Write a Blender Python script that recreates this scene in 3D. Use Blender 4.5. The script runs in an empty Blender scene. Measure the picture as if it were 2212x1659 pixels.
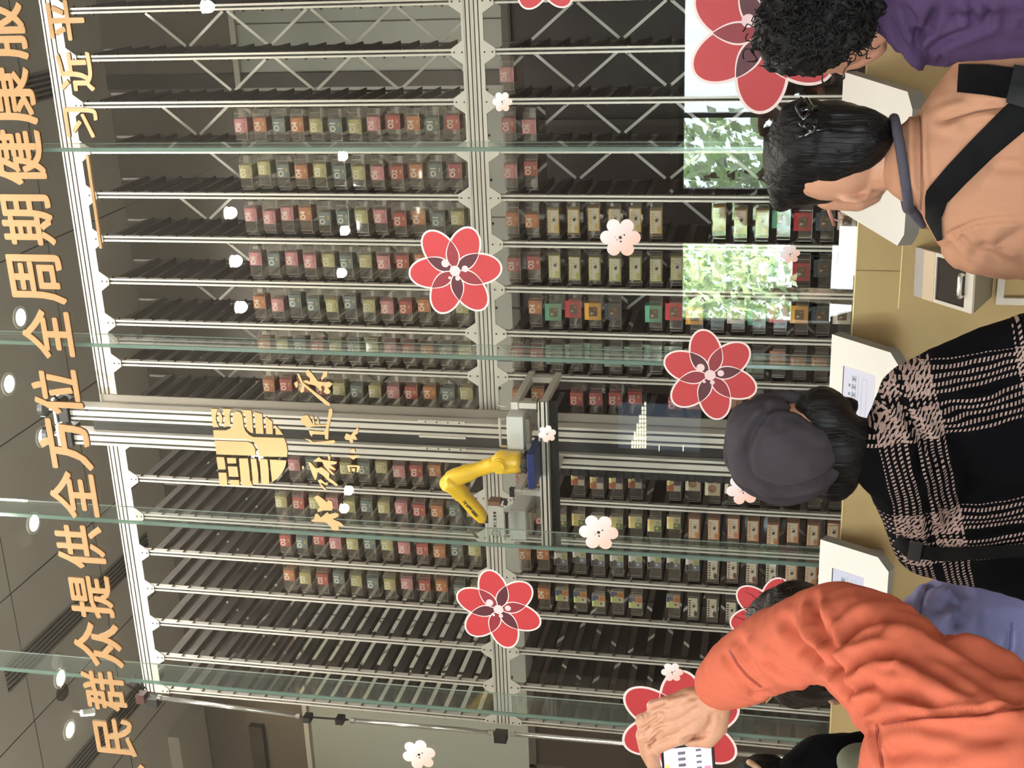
import bpy, bmesh, math, random
from mathutils import Vector, Matrix, noise
random.seed(7)
scene = bpy.context.scene
C = scene.collection
# ---------------------------------------------------------------- camera
W, H = 2212, 1659
YAW, PITCH, ROLL, FPX = -0.353062, 0.205574, 0.036403, 2800.0
CZ = 1.52                                   # camera height, m
cy_, sy_, cp_, sp_ = math.cos(YAW), math.sin(YAW), math.cos(PITCH), math.sin(PITCH)
FWD = Vector((sy_*cp_, cy_*cp_, sp_)); R0 = Vector((cy_, -sy_, 0)); U0 = R0.cross(FWD)
RT = R0*math.cos(ROLL)+U0*math.sin(ROLL); UP = -R0*math.sin(ROLL)+U0*math.cos(ROLL)
CAM = Vector((0, 0, CZ))
cd = bpy.data.cameras.new('camera'); cam = bpy.data.objects.new('camera', cd); C.objects.link(cam)
X_, Y_, Z_ = -UP, RT, -FWD                  # the phone was held sideways: picture right is down
cam.matrix_world = Matrix(((X_.x, Y_.x, Z_.x, 0), (X_.y, Y_.y, Z_.y, 0), (X_.z, Y_.z, Z_.z, CZ), (0, 0, 0, 1)))
cd.sensor_fit = 'HORIZONTAL'; cd.sensor_width = 36.0; cd.lens = FPX/W*36.0; cd.clip_start = 0.02; cd.clip_end = 300
scene.camera = cam
# ---------------------------------------------------------------- view, world
scene.view_settings.view_transform = 'Standard'; scene.view_settings.look = 'None'
scene.view_settings.gamma = 1.0; scene.view_settings.use_curve_mapping = False
scene.view_settings.exposure = 0.1
scene.cycles.use_denoising = True
scene.cycles.transparent_max_bounces = 32; scene.cycles.max_bounces = 10; scene.cycles.diffuse_bounces = 4
scene.cycles.glossy_bounces = 5; scene.cycles.sample_clamp_indirect = 6.0
scene.cycles.caustics_reflective = False; scene.cycles.caustics_refractive = False
wd = bpy.data.worlds.new('daylight'); scene.world = wd; wd.use_nodes = True
bg = wd.node_tree.nodes['Background']; bg.inputs['Color'].default_value = (0.80, 0.90, 1.0, 1); bg.inputs['Strength'].default_value = 14.0
sl = bpy.data.lights.new('street_sun', 'SUN'); sl.energy = 80; sl.angle = 0.02; sl.color = (1.0, 0.96, 0.88)
so = bpy.data.objects.new('street_sun', sl); C.objects.link(so); so.rotation_euler = (math.radians(-28), math.radians(38), 0); so.location = (0, -20, 15)
# ---------------------------------------------------------------- room numbers
YG = 4.6        # front of the glass wall and gold counter wall
D = 6.2         # front plane of the racks
YB = 8.62       # back wall
CEIL = CZ+4.78
YW = -5.0       # street window behind the visitors
def lin(c):
    c /= 255.0
    return c/12.92 if c <= 0.04045 else ((c+0.055)/1.055)**2.4
def col(r, g, b, a=1.0): return (lin(r), lin(g), lin(b), a)
def ray(px, py): return RT*((H-py)-H/2)/FPX + UP*(W/2-px)/FPX + FWD
def at(px, py, Y):
    d = ray(px, py); return CAM+d*(Y/d.y)
def atz(px, py, Z):
    d = ray(px, py); return CAM+d*((Z-CZ)/d.z)
def ppm(px, py, Y):                          # pixels per metre at that point
    d = ray(px, py); return FPX/(Y/d.y)
# ---------------------------------------------------------------- lamps (ceiling spots)
def spot(x, y, e, size=2.3, c=(1.0, 0.95, 0.89), r=0.05):
    l = bpy.data.lights.new('downlight_bulb', 'SPOT'); l.energy = e; l.color = c; l.spot_size = size; l.spot_blend = 0.6; l.shadow_soft_size = r
    o = bpy.data.objects.new('downlight_bulb', l); C.objects.link(o); o.location = (x, y, CEIL-0.06); return o
LAMPS = [(-2.285, 7.10), (-2.65, 6.86), (-3.116, 7.12), (-3.62, 6.86), (-5.21, 6.85), (-4.79, 6.85)]
ROWS = [(-2.32, -1.1), (-2.75, -1.1), (-3.17, -1.1), (-2.36, -4.1), (-3.15, -3.97), (-3.57, -3.76), (-6.0, -3.4), (-6.13, -3.2), (-0.6, -1.1), (0.9, -1.1), (-0.6, -3.8), (-4.6, -1.1)]
ADDED_INNER = [(-0.6, 5.3), (-1.6, 5.3), (-2.6, 5.3), (-3.6, 5.3), (-4.6, 5.3)]  # added lamp row, out of view, put in to light the rack fronts
FRONT = [(0.2, 3.7), (-1.4, 3.7), (-3.0, 3.7), (-5.6, 3.7)]
ADDED_ACCENT = [(-0.6, 2.6), (-1.6, 2.6), (-2.6, 2.6), (-3.6, 2.6)]
E_BACK, E_ROW, E_IN, E_FR = 70, 110, 85, 62
# ---------------------------------------------------------------- materials
MATS = {}
def mat(name, c, rough=0.5, metal=0.0, emit=0.0, bump=0.0, bscale=40.0, var=0.0, spec=0.5, coat=0.0):
    if name in MATS: return MATS[name]
    m = bpy.data.materials.new(name); m.use_nodes = True; nt = m.node_tree; b = nt.nodes['Principled BSDF']
    cc = col(*c) if max(c) > 1.0 else (*c, 1)
    b.inputs['Base Color'].default_value = cc; b.inputs['Roughness'].default_value = rough; b.inputs['Metallic'].default_value = metal
    b.inputs['Specular IOR Level'].default_value = spec
    if coat: b.inputs['Coat Weight'].default_value = coat; b.inputs['Coat Roughness'].default_value = 0.05
    if emit: b.inputs['Emission Color'].default_value = cc; b.inputs['Emission Strength'].default_value = emit
    if bump or var:
        tc = nt.nodes.new('ShaderNodeTexCoord'); n = nt.nodes.new('ShaderNodeTexNoise'); n.inputs['Scale'].default_value = bscale; n.inputs['Detail'].default_value = 4
        nt.links.new(tc.outputs['Object'], n.inputs['Vector'])
        if bump:
            bp = nt.nodes.new('ShaderNodeBump'); bp.inputs['Strength'].default_value = bump; bp.inputs['Distance'].default_value = 0.01
            nt.links.new(n.outputs['Fac'], bp.inputs['Height']); nt.links.new(bp.outputs['Normal'], b.inputs['Normal'])
        if var:
            mx = nt.nodes.new('ShaderNodeMix'); mx.data_type = 'RGBA'
            mx.inputs['A'].default_value = tuple(v*(1-var) for v in cc[:3])+(1,); mx.inputs['B'].default_value = tuple(min(1, v*(1+var)) for v in cc[:3])+(1,)
            nt.links.new(n.outputs['Fac'], mx.inputs['Factor']); nt.links.new(mx.outputs['Result'], b.inputs['Base Color'])
    MATS[name] = m; return m
def glassy(name, tint, r0, rough=0.0, haze=0.0, hazecol=(0.6, 0.55, 0.5)):
    """clear sheet: see-through with a mirror part that grows at grazing angles"""
    m = bpy.data.materials.new(name); m.use_nodes = True; nt = m.node_tree; nt.nodes.clear()
    N = nt.nodes.new; L = nt.links.new
    out = N('ShaderNodeOutputMaterial'); g = N('ShaderNodeNewGeometry'); dot = N('ShaderNodeVectorMath'); dot.operation = 'DOT_PRODUCT'
    L(g.outputs['Normal'], dot.inputs[0]); L(g.outputs['Incoming'], dot.inputs[1])
    a = N('ShaderNodeMath'); a.operation = 'ABSOLUTE'; L(dot.outputs['Value'], a.inputs[0])
    s = N('ShaderNodeMath'); s.operation = 'SUBTRACT'; s.inputs[0].default_value = 1.0; L(a.outputs[0], s.inputs[1])
    p = N('ShaderNodeMath'); p.operation = 'POWER'; p.inputs[1].default_value = 5.0; L(s.outputs[0], p.inputs[0])
    q = N('ShaderNodeMath'); q.operation = 'MULTIPLY_ADD'; q.inputs[1].default_value = 1-r0; q.inputs[2].default_value = r0; L(p.outputs[0], q.inputs[0])
    t = N('ShaderNodeBsdfTransparent'); t.inputs['Color'].default_value = (*tint, 1)
    gl = N('ShaderNodeBsdfGlossy'); gl.inputs['Roughness'].default_value = rough; gl.inputs['Color'].default_value = (1, 1, 1, 1)
    base = t
    if haze:
        df = N('ShaderNodeBsdfDiffuse'); df.inputs['Color'].default_value = (*hazecol, 1)
        tr = N('ShaderNodeBsdfTranslucent'); tr.inputs['Color'].default_value = (*hazecol, 1)
        ad = N('ShaderNodeMixShader'); L(df.outputs[0], ad.inputs[1]); L(tr.outputs[0], ad.inputs[2])
        mh = N('ShaderNodeMixShader'); mh.inputs[0].default_value = haze; L(t.outputs[0], mh.inputs[1]); L(ad.outputs[0], mh.inputs[2]); base = mh
    mx = N('ShaderNodeMixShader'); L(q.outputs[0], mx.inputs[0]); L(base.outputs[0], mx.inputs[1]); L(gl.outputs[0], mx.inputs[2]); L(mx.outputs[0], out.inputs['Surface'])
    MATS[name] = m; return m
GLASS = glassy('clear_glass', (0.965, 0.985, 0.975), 0.05)
FINGLASS = glassy('fin_glass', (0.93, 0.965, 0.955), 0.06, haze=0.07, hazecol=(0.7, 0.74, 0.70))
EDGE = glassy('green_glass_edge', (0.55, 0.68, 0.63), 0.10, rough=0.15, haze=0.5, hazecol=(0.50, 0.66, 0.60))
ACRYL = glassy('clear_acrylic', (0.94, 0.925, 0.905), 0.05, rough=0.03, haze=0.11, hazecol=(0.62, 0.55, 0.49))
ACEDGE = glassy('acrylic_edge', (0.7, 0.68, 0.66), 0.2, rough=0.1, haze=0.45, hazecol=(0.7, 0.64, 0.58))
ALU = mat('brushed_aluminium', (222, 214, 204), 0.42, 0.35)
ALUD = mat('dark_slot_and_bolt', (70, 66, 62), 0.5, 0.3)  # darker tone for slot floors and bolt heads
RAILM = mat('dark_shelf_rail', (92, 84, 78), 0.55, 0.2)
# ---------------------------------------------------------------- mesh helpers
class MB:
    def __init__(s): s.v = []; s.f = []; s.m = []
    def add(s, vs, fs, m=0):
        o = len(s.v); s.v += [tuple(v) for v in vs]; s.f += [tuple(i+o for i in f) for f in fs]; s.m += [m]*len(fs)
    def box(s, x0, x1, y0, y1, z0, z1, m=0):
        s.add([(x0, y0, z0), (x1, y0, z0), (x1, y1, z0), (x0, y1, z0), (x0, y0, z1), (x1, y0, z1), (x1, y1, z1), (x0, y1, z1)],
              [(0, 3, 2, 1), (4, 5, 6, 7), (0, 1, 5, 4), (1, 2, 6, 5), (2, 3, 7, 6), (3, 0, 4, 7)], m)
    def prism(s, poly, fn, m=0, mside=None):
        """poly: 2D outline (counter-clockwise); fn(u, v, k) -> 3D for k = 0 front, 1 back"""
        n = len(poly); a = [fn(u, v, 0) for u, v in poly]; b = [fn(u, v, 1) for u, v in poly]
        s.add(a+b, [tuple(range(n)), tuple(range(2*n-1, n-1, -1))], m)
        s.add(a+b, [(i, n+i, n+(i+1) % n, (i+1) % n) for i in range(n)], m if mside is None else mside)
    def tube(s, pts, r, n=8, m=0, cap=True):
        pts = [Vector(p) for p in pts]; rs = r if isinstance(r, (list, tuple)) else [r]*len(pts); rings = []
        pn = None
        for i, p in enumerate(pts):
            t = (pts[min(i+1, len(pts)-1)]-pts[max(i-1, 0)]).normalized()
            if pn is None: pn = t.cross(Vector((0, 0, 1)) if abs(t.z) < 0.9 else Vector((1, 0, 0))).normalized()
            else: pn = (pn-t*pn.dot(t)).normalized()
            b = t.cross(pn); rings.append([p+(pn*math.cos(a)+b*math.sin(a))*rs[i] for a in [2*math.pi*k/n for k in range(n)]])
        fs = [(i*n+k, i*n+(k+1) % n, (i+1)*n+(k+1) % n, (i+1)*n+k) for i in range(len(pts)-1) for k in range(n)]
        if cap: fs += [tuple(range(n-1, -1, -1)), tuple((len(pts)-1)*n+k for k in range(n))]
        s.add([v for r_ in rings for v in r_], fs, m)
    def bar(s, a, b, w, h, m=0):
        """rectangular bar from a to b"""
        a, b = Vector(a), Vector(b); t = (b-a).normalized(); u = t.cross(Vector((0, 0, 1)))
        u = Vector((1, 0, 0)) if u.length < 1e-4 else u.normalized(); v = u.cross(t); q = []
        for p in (a, b): q += [p+u*w/2*i+v*h/2*j for i, j in ((-1, -1), (1, -1), (1, 1), (-1, 1))]
        s.add(q, [(3, 2, 1, 0), (4, 5, 6, 7), (0, 1, 5, 4), (1, 2, 6, 5), (2, 3, 7, 6), (3, 0, 4, 7)], m)
    def build(s, name, mats, parent=None, smooth=False, off=None):
        me = bpy.data.meshes.new(name)
        o = Vector((0, 0, 0))
        if off is not None: o = Vector(off)
        elif parent is not None: o = wloc(parent)
        me.from_pydata([(v[0]-o.x, v[1]-o.y, v[2]-o.z) for v in s.v], [], s.f)
        for m in (mats if isinstance(mats, (list, tuple)) else [mats]): me.materials.append(m)
        me.polygons.foreach_set('material_index', s.m)
        bm = bmesh.new(); bm.from_mesh(me); bmesh.ops.recalc_face_normals(bm, faces=bm.faces); bm.to_mesh(me); bm.free()
        if smooth: me.polygons.foreach_set('use_smooth', [True]*len(me.polygons))
        me.update()
        ob = bpy.data.objects.new(name, me); C.objects.link(ob)
        if off is not None: ob.location = o
        if parent is not None:
            ob.parent = parent
            if off is not None: ob.location = o-wloc(parent)
        return ob
def wloc(o):
    p = Vector(o.location)
    while o.parent: o = o.parent; p += Vector(o.location)
    return p
def tag(o, label, cat, group=None, kind=None):
    o['label'] = label; o['category'] = cat
    if group: o['group'] = group
    if kind: o['kind'] = kind
    return o
def thing(name, label, cat, loc=(0, 0, 0), group=None):
    o = bpy.data.objects.new(name, None); C.objects.link(o); o.location = loc; o.empty_display_size = 0.05
    return tag(o, label, cat, group)
def struct(name, mb, mats, label=None):
    o = mb.build(name, mats); o['kind'] = 'structure'
    if label: o['label'] = label
    return o
def bevel(o, w=0.003, seg=2):
    bm = bmesh.new(); bm.from_mesh(o.data); bmesh.ops.bevel(bm, geom=list(bm.edges), offset=w, segments=seg, affect='EDGES', profile=0.6, clamp_overlap=True)
    bm.to_mesh(o.data); bm.free(); return o
def slotted(mb, axis, c0, c1, a, b, w, h, nslot, slot=0.010, depth=0.007, m=0, md=1):
    """slotted aluminium profile along 'x', 'y' or 'z' from a to b; (c0, c1) centre, w x h section, slots in the -Y (front) face
    c0/c1 are the other two coordinates; front face looks to -Y"""
    if axis == 'z':   # c0 = x centre, c1 = y front
        n = nslot; seg = w/n; xs = []
        poly = [(-w/2, h), (-w/2, 0)]
        for k in range(n):
            xc = -w/2+seg*(k+0.5); poly += [(xc-slot/2, 0), (xc-slot/2, depth), (xc+slot/2, depth), (xc+slot/2, 0)]
        poly += [(w/2, 0), (w/2, h)]
        P = lambda u, v, k: (c0+u, c1+v, (a, b)[k])
    elif axis == 'x':  # c0 = y front, c1 = z centre ; w is height, h depth
        n = nslot; seg = w/n
        poly = [(-w/2, h), (-w/2, 0)]
        for k in range(n):
            zc = -w/2+seg*(k+0.5); poly += [(zc-slot/2, 0), (zc-slot/2, depth), (zc+slot/2, depth), (zc+slot/2, 0)]
        poly += [(w/2, 0), (w/2, h)]
        P = lambda u, v, k: ((a, b)[k], c0+v, c1+u)
    else:              # along y: c0 = x centre, c1 = z centre, slots in +-x faces skipped, slot in top/bottom
        seg = w/nslot; poly = [(h/2, -w/2), (-h/2, -w/2)]
        for k in range(nslot):
            zc = -w/2+seg*(k+0.5); poly += [(-h/2, zc-slot/2), (-h/2+depth, zc-slot/2), (-h/2+depth, zc+slot/2), (-h/2, zc+slot/2)]
        poly += [(-h/2, w/2), (h/2, w/2)]
        P = lambda u, v, k: (c0+u, (a, b)[k], c1+v)
    nn = len(poly)
    A = [P(u, v, 0) for u, v in poly]; B = [P(u, v, 1) for u, v in poly]
    mb.add(A+B, [tuple(range(nn)), tuple(range(2*nn-1, nn-1, -1))], m)
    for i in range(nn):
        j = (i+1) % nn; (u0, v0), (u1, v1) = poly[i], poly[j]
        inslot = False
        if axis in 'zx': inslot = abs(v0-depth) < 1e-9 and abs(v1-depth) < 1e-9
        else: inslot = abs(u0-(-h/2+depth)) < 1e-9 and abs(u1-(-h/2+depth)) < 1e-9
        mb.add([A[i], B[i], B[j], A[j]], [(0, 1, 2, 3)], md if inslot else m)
# ---------------------------------------------------------------- text
_txt = {}
def text_geo(body, bold=0.0, res=3):
    """flat outline of a text as (verts2d, faces), height about 1"""
    k = (body, bold)
    if k in _txt: return _txt[k]
    cu = bpy.data.curves.new('t', 'FONT'); cu.body = body; cu.size = 1.0; cu.offset = bold; cu.resolution_u = res; cu.fill_mode = 'FRONT'
    ob = bpy.data.objects.new('t', cu); C.objects.link(ob)
    dg = bpy.context.evaluated_depsgraph_get(); me = bpy.data.meshes.new_from_object(ob.evaluated_get(dg))
    vs = [(v.co.x, v.co.y) for v in me.vertices]; fs = [tuple(p.vertices) for p in me.polygons]
    bpy.data.objects.remove(ob); bpy.data.curves.remove(cu); bpy.data.meshes.remove(me)
    _txt[k] = (vs, fs); return _txt[k]
def text_fit(body, u0, v0, w, h, bold=0.0):
    """text stretched into the rectangle (u0, v0, w, h)"""
    vs, fs = text_geo(body, bold)
    if not vs: return [], []
    x0 = min(v[0] for v in vs); x1 = max(v[0] for v in vs); y0 = min(v[1] for v in vs); y1 = max(v[1] for v in vs)
    return [(u0+(x-x0)/(x1-x0)*w, v0+(y-y0)/(y1-y0)*h) for x, y in vs], fs
def text_solid(mb, body, u0, v0, w, h, fn, bold=0.0, m=0, ms=None):
    """solid letters: fn(u, v, k) k=0 front, 1 back; bold thickens every stroke by overlaying shifted outlines"""
    bw = bold*w; vs0, fs = text_fit(body, u0+bw, v0+bw*0.7, w-2*bw, h-1.4*bw, 0.0); n = len(vs0)
    if not n: return
    cnt = {}
    for f in fs:
        for i in range(len(f)):
            e = (f[i], f[(i+1) % len(f)]); cnt.setdefault(tuple(sorted(e)), []).append(e)
    side = [e[0] for e in cnt.values() if len(e) == 1]
    for ci, (du, dv) in enumerate([(0, 0)] if bold <= 0 else [(0, 0), (-1, 0), (1, 0), (0, -0.7), (0, 0.7), (-0.7, -0.5), (0.7, 0.5), (-0.7, 0.5), (0.7, -0.5)]):
        vs = [(u+du*bw, v+dv*bw) for u, v in vs0]; A = [fn(u, v, 0.012*ci) for u, v in vs]; B = [fn(u, v, 1-0.012*ci) for u, v in vs]
        mb.add(A, fs, m); mb.add(B, [tuple(reversed(f)) for f in fs], m); mb.add(A+B, [(b, a, a+n, b+n) for a, b in side], m if ms is None else ms)
def ring(cx, cy, r, n=24, a0=0.0, ry=None):
    return [(cx+r*math.cos(a0+2*math.pi*k/n), cy+(ry or r)*math.sin(a0+2*math.pi*k/n)) for k in range(n)]
ORD = ['first', 'second', 'third', 'fourth', 'fifth', 'sixth', 'seventh', 'eighth', 'ninth', 'tenth', 'eleventh', 'twelfth', 'thirteenth', 'fourteenth', 'fifteenth', 'sixteenth', 'seventeenth', 'eighteenth', 'nineteenth', 'twentieth']
# ================================================================ setting
XW0, XW1 = -9.2, 3.6
mb = MB(); mb.box(XW0, XW1, YW-0.3, YB+0.3, -0.15, 0.0)
struct('floor', mb, mat('grey_floor_tile', (200, 197, 193), 0.35, var=0.08, bscale=3))
mb = MB(); mb.box(XW0, XW1, YW-0.3, YB+0.3, CEIL, CEIL+0.2)
struct('ceiling', mb, mat('grey_ceiling_paint', (178, 170, 160), 0.8, var=0.05, bscale=1.2))
mb = MB()
for xa in (-8.2, -6.9, -5.85, -4.9, -3.95, -3.0, -1.9, -0.3, 1.2): mb.box(xa-0.003, xa+0.003, YW, YB, CEIL-0.002, CEIL+0.01)
mb.box(XW0, XW1, 7.55, 7.556, CEIL-0.002, CEIL+0.01); mb.box(XW0, XW1, 6.5, 6.506, CEIL-0.002, CEIL+0.01)
struct('trim_1', mb, mat('ceiling_joint', (70, 66, 62), 0.8), 'thin panel joints in the ceiling')
ZP0, ZP1 = CZ+1.89, CZ+3.776
mb = MB(); mb.box(XW0, XW1, YB, YB+0.2, 0, ZP0, 0); mb.box(XW0, XW1, YB, YB+0.2, ZP0, ZP1, 1); mb.box(XW0, XW1, YB, YB+0.2, ZP1, CEIL, 2)
struct('wall_back', mb, [mat('dark_wood_panel', (46, 36, 31), 0.45, var=0.25, bscale=6), mat('grey_green_wall_panel', (142, 142, 132), 0.6, var=0.06, bscale=2), mat('brown_wall_panel', (96, 86, 78), 0.6, var=0.12, bscale=2)])
mb = MB()
for x in (-6.05, -5.2, -4.1, -3.0, -1.95, -0.95, -0.62, 0.2): mb.box(x-0.004, x+0.004, YB-0.004, YB, ZP0, ZP1)
mb.box(-1.05, -0.95, YB-0.012, YB, ZP0, CEIL, 0); mb.box(XW0, XW1, YB-0.03, YB, ZP1-0.02, ZP1+0.02, 1)
mb.box(XW0, XW1, YB-0.02, YB, ZP0-0.06, ZP0, 0)
for x in (-7.3, -6.45, -4.9, -3.4, -2.2, -1.3, 0.4): mb.box(x-0.02, x+0.02, YB-0.02, YB, 0, ZP0, 0)
struct('trim_2', mb, [mat('wall_joint', (62, 56, 50), 0.7), mat('pale_wall_ledge', (170, 162, 150), 0.6)], 'joints and ledge of the rear wall panels')
mb = MB(); mb.box(XW0, -6.15, YB-0.5, YB-0.02, CEIL-0.10, CEIL-0.001, 0); mb.box(XW0, -6.3, YB-0.06, YB-0.001, CEIL-0.62, CEIL-0.5, 1)
struct('trim_3', mb, [mat('pale_wall_ledge', (170, 162, 150), 0.6), mat('wall_joint', (62, 56, 50), 0.7)], 'pale bulkhead edge along the left ceiling')
mb = MB(); mb.box(XW0-0.2, XW0, YW-0.3, YB+0.2, 0, CEIL); struct('wall_left', mb, mat('warm_grey_wall', (165, 152, 132), 0.7, var=0.05, bscale=2))
mb = MB(); mb.box(XW1, XW1+0.2, YW-0.3, YB+0.2, 0, CEIL); struct('wall_right', mb, mat('warm_grey_wall', (165, 152, 132), 0.7))
# street wall behind the visitors with its windows
OPEN = [(-4.45, -3.46), (-2.94, 2.6)]; ZT = CZ+1.20
mb = MB(); y0, y1 = YW-0.2, YW
mb.box(XW0, XW1, y0, y1, CZ+3.05, CEIL); mb.box(XW0, XW1, y0, y1, ZT, CZ+3.05, 1); mb.box(XW0, OPEN[0][0], y0, y1, 0, ZT, 1); mb.box(OPEN[0][1], OPEN[1][0], y0, y1, 0, ZT, 1); mb.box(OPEN[1][1], XW1, y0, y1, 0, ZT, 1)
struct('wall_front', mb, [mat('pale_plaster', (190, 180, 166), 0.7), mat('dark_shopfront_panel', (66, 56, 50), 0.6)])
for n, (a, b) in enumerate(OPEN):
    mb = MB(); mb.box(a, b, YW-0.11, YW-0.10, 0.08, ZT, 0)
    w = struct('window_%d' % (n+1), mb, GLASS)
    fr = MB(); fr.box(a, b, YW-0.14, YW-0.06, 0, 0.08); fr.box(a, b, YW-0.14, YW-0.06, ZT-0.05, ZT)
    for x in ((a+0.025, b-0.025) if n == 0 else (a+0.025, -2.09, -1.92, -0.6, 0.9, b-0.025)): fr.box(x-0.025, x+0.025, YW-0.14, YW-0.06, 0.08, ZT)
    fr.build('window_frame', mat('dark_window_frame', (52, 48, 45), 0.4), w)
mb = MB(); mb.box(-30, 25, -40, YW-0.3, -0.2, -0.05); struct('ground', mb, mat('pale_pavement', (215, 212, 206), 0.8, var=0.1, bscale=0.6))
# street trees outside the windows
def tree(x, y, h, r, lab, nl=1500):
    t = thing('street_tree', lab, 'tree', (x, y, -0.05))
    m = MB(); m.tube([(x, y, -0.05), (x+0.05, y, h*0.4), (x, y+0.05, h*0.8)], [0.13, 0.10, 0.05], 8); m.build('trunk', mat('tree_bark', (92, 76, 60), 0.9), t)
    f = MB()
    for k in range(nl):
        u = Vector((random.gauss(0, 1), random.gauss(0, 1), random.gauss(0, 1))).normalized()*r*random.random()**0.4
        p = Vector((x, y, h*0.72))+Vector((u.x, u.y, u.z*1.15)); a = Vector((random.gauss(0, 1), random.gauss(0, 1), random.gauss(0, 1))).normalized(); b = a.orthogonal().normalized(); c = a.cross(b)
        s = random.uniform(0.06, 0.13); f.add([p-b*s, p+c*s*0.5, p+b*s, p-c*s*0.5], [(0, 1, 2, 3)], k % 2)
    g = f.build('foliage', [mat('leaf_green', (206, 228, 178), 0.7), mat('leaf_pale_green', (232, 244, 214), 0.7)], t)
tree(-3.2, -7.4, 3.3, 0.85, 'leafy street tree mirrored in the glass above the peach jacket', 620)
tree(-5.3, -9.2, 3.8, 1.20, 'broad leafy street tree mirrored in the glass above the gold counter')
mb = MB(); mb.box(-16, 14, -22, -18, -0.05, 2.2, 0); mb.box(-16, 14, -18.05, -18, 0.6, 1.4, 1); b = mb.build('street_building', [mat('pale_street_facade', (215, 222, 235), 0.8), mat('blue_street_glass', (120, 150, 190), 0.3)])
tag(b, 'low pale blue building across the street, mirrored in the glass', 'building')
# ================================================================ ceiling fittings
def downlight(x, y, e, lab, grp, c=(1.0, 0.95, 0.89), size=2.6, r=0.055, emit=30):
    t = thing('ceiling_downlight', lab, 'ceiling light', (x, y, CEIL), grp)
    m = MB(); o = ring(x, y, r+0.02, 20); i = ring(x, y, r, 20)
    m.add([(a, b, CEIL-0.012) for a, b in o]+[(a, b, CEIL-0.012) for a, b in i]+[(a, b, CEIL-0.001) for a, b in o]+[(a, b, CEIL-0.001) for a, b in i],
          [(k, (k+1) % 20, 20+(k+1) % 20, 20+k) for k in range(20)]+[(k, 40+k, 40+(k+1) % 20, (k+1) % 20) for k in range(20)]+[(20+k, 20+(k+1) % 20, 60+(k+1) % 20, 60+k) for k in range(20)])
    m.build('trim_ring', mat('white_lamp_ring', (225, 222, 215), 0.4), t)
    m = MB(); m.add([(a, b, CEIL-0.006) for a, b in i], [tuple(range(20))]); m.build('lamp_lens', mat('lit_lamp_lens', (255, 244, 226), 0.4, emit=emit), t)
    s = spot(x, y, e, size, c); s.parent = t; s.location = (0, 0, -0.05)
for k, (x, y) in enumerate(LAMPS): downlight(x, y, E_BACK, '%s downlight from the right in the ceiling row behind the gold characters' % ORD[k], 'downlights above the racks')
for k, (x, y) in enumerate(ROWS): downlight(x, y, E_ROW, '%s ceiling downlight above the visitors, mirrored as a white oval in the glass' % ORD[k], 'downlights over the visitors')
for k, (x, y) in enumerate(ADDED_INNER): downlight(x, y, E_IN, 'added ceiling downlight inside the glass wall, %s from the right above the robot' % ORD[k], 'added downlights inside the glass wall')
def pendant(x, y, e, lab):  # added globes, out of view, put in to raise the overall brightness
    z = CEIL-0.58; t = thing('added_pendant_lamp', lab, 'added fill lamp', (x, y, z-0.12), 'added pendant lamps before the glass wall')
    m = MB(); m.tube([(x, y, z+0.10), (x, y, CEIL-0.0005)], 0.006, 8); m.build('cord', mat('black_cord', (30, 30, 30), 0.5), t)
    m = MB(); m.tube([(x, y, z+0.08), (x, y, z+0.13)], 0.03, 14); m.build('socket', mat('black_cord', (30, 30, 30), 0.5), t)
    m = MB()
    for i in range(8):
        a, b = math.pi*i/8, math.pi*(i+1)/8; r0, r1 = 0.11*math.sin(a), 0.11*math.sin(b)
        m.add([(u, v, z-0.11*math.cos(a)) for u, v in ring(x, y, max(r0, 1e-4), 20)]+[(u, v, z-0.11*math.cos(b)) for u, v in ring(x, y, max(r1, 1e-4), 20)], [(k, (k+1) % 20, 20+(k+1) % 20, 20+k) for k in range(20)])
    m.build('globe', mat('lit_globe', (255, 246, 234), 0.4, emit=e/(4*math.pi*math.pi*0.11**2)), t, smooth=True)
for k, (x, y) in enumerate(FRONT): pendant(x, y, E_FR, 'added white globe lamp hanging in front of the glass wall, %s from the right' % ORD[k])
for k, (x, y) in enumerate(ADDED_ACCENT):   # added tilted lamps, out of view, put in to brighten the lower racks
    t = thing('added_accent_lamp', 'added tilted fill lamp aimed at the lower racks, %s from the right' % ORD[k], 'ceiling light', (x, y, CEIL), 'added accent lamps')
    m = MB(); m.tube([(x, y, CEIL-0.0005), (x, y, CEIL-0.06)], 0.012, 10); m.build('stem', mat('white_lamp_ring', (225, 222, 215), 0.4), t)
    m = MB(); m.tube([(x, y-0.05, CEIL-0.055), (x, y+0.05, CEIL-0.125)], [0.035, 0.042], 16); m.build('lamp_head', mat('white_lamp_ring', (225, 222, 215), 0.4), t)
    l = bpy.data.lights.new('added_accent_bulb', 'SPOT'); l.energy = 330; l.color = (1.0, 0.95, 0.89); l.spot_size = 0.42; l.spot_blend = 0.6; l.shadow_soft_size = 0.05
    o = bpy.data.objects.new('added_accent_bulb', l); C.objects.link(o); o.parent = t; o.location = (0, 0.07, -0.14); o.rotation_euler = (Vector((x, D, 1.15))-Vector((x, y+0.07, CEIL-0.14))).to_track_quat('-Z', 'Y').to_euler()
def vent(x, ya, yb, lab):
    t = thing('slot_diffuser', lab, 'air vent', (x, ya, CEIL), 'ceiling slot diffusers')
    m = MB(); m.box(x-0.085, x+0.085, ya, yb, CEIL-0.004, CEIL-0.0005); m.build('backing', mat('vent_black', (22, 21, 20), 0.8), t)
    m = MB()
    for k in range(6): xx = x-0.085+0.034*k; m.box(xx-0.006, xx+0.006, ya, yb, CEIL-0.012, CEIL-0.003)
    m.build('slats', mat('vent_slat', (112, 106, 99), 0.6), t)
vent(-4.46, 6.3, 8.25, 'long black slot diffuser running diagonally behind the gold characters'); vent(-5.53, 6.5, 8.2, 'black slot diffuser at the far left of the ceiling')
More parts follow.
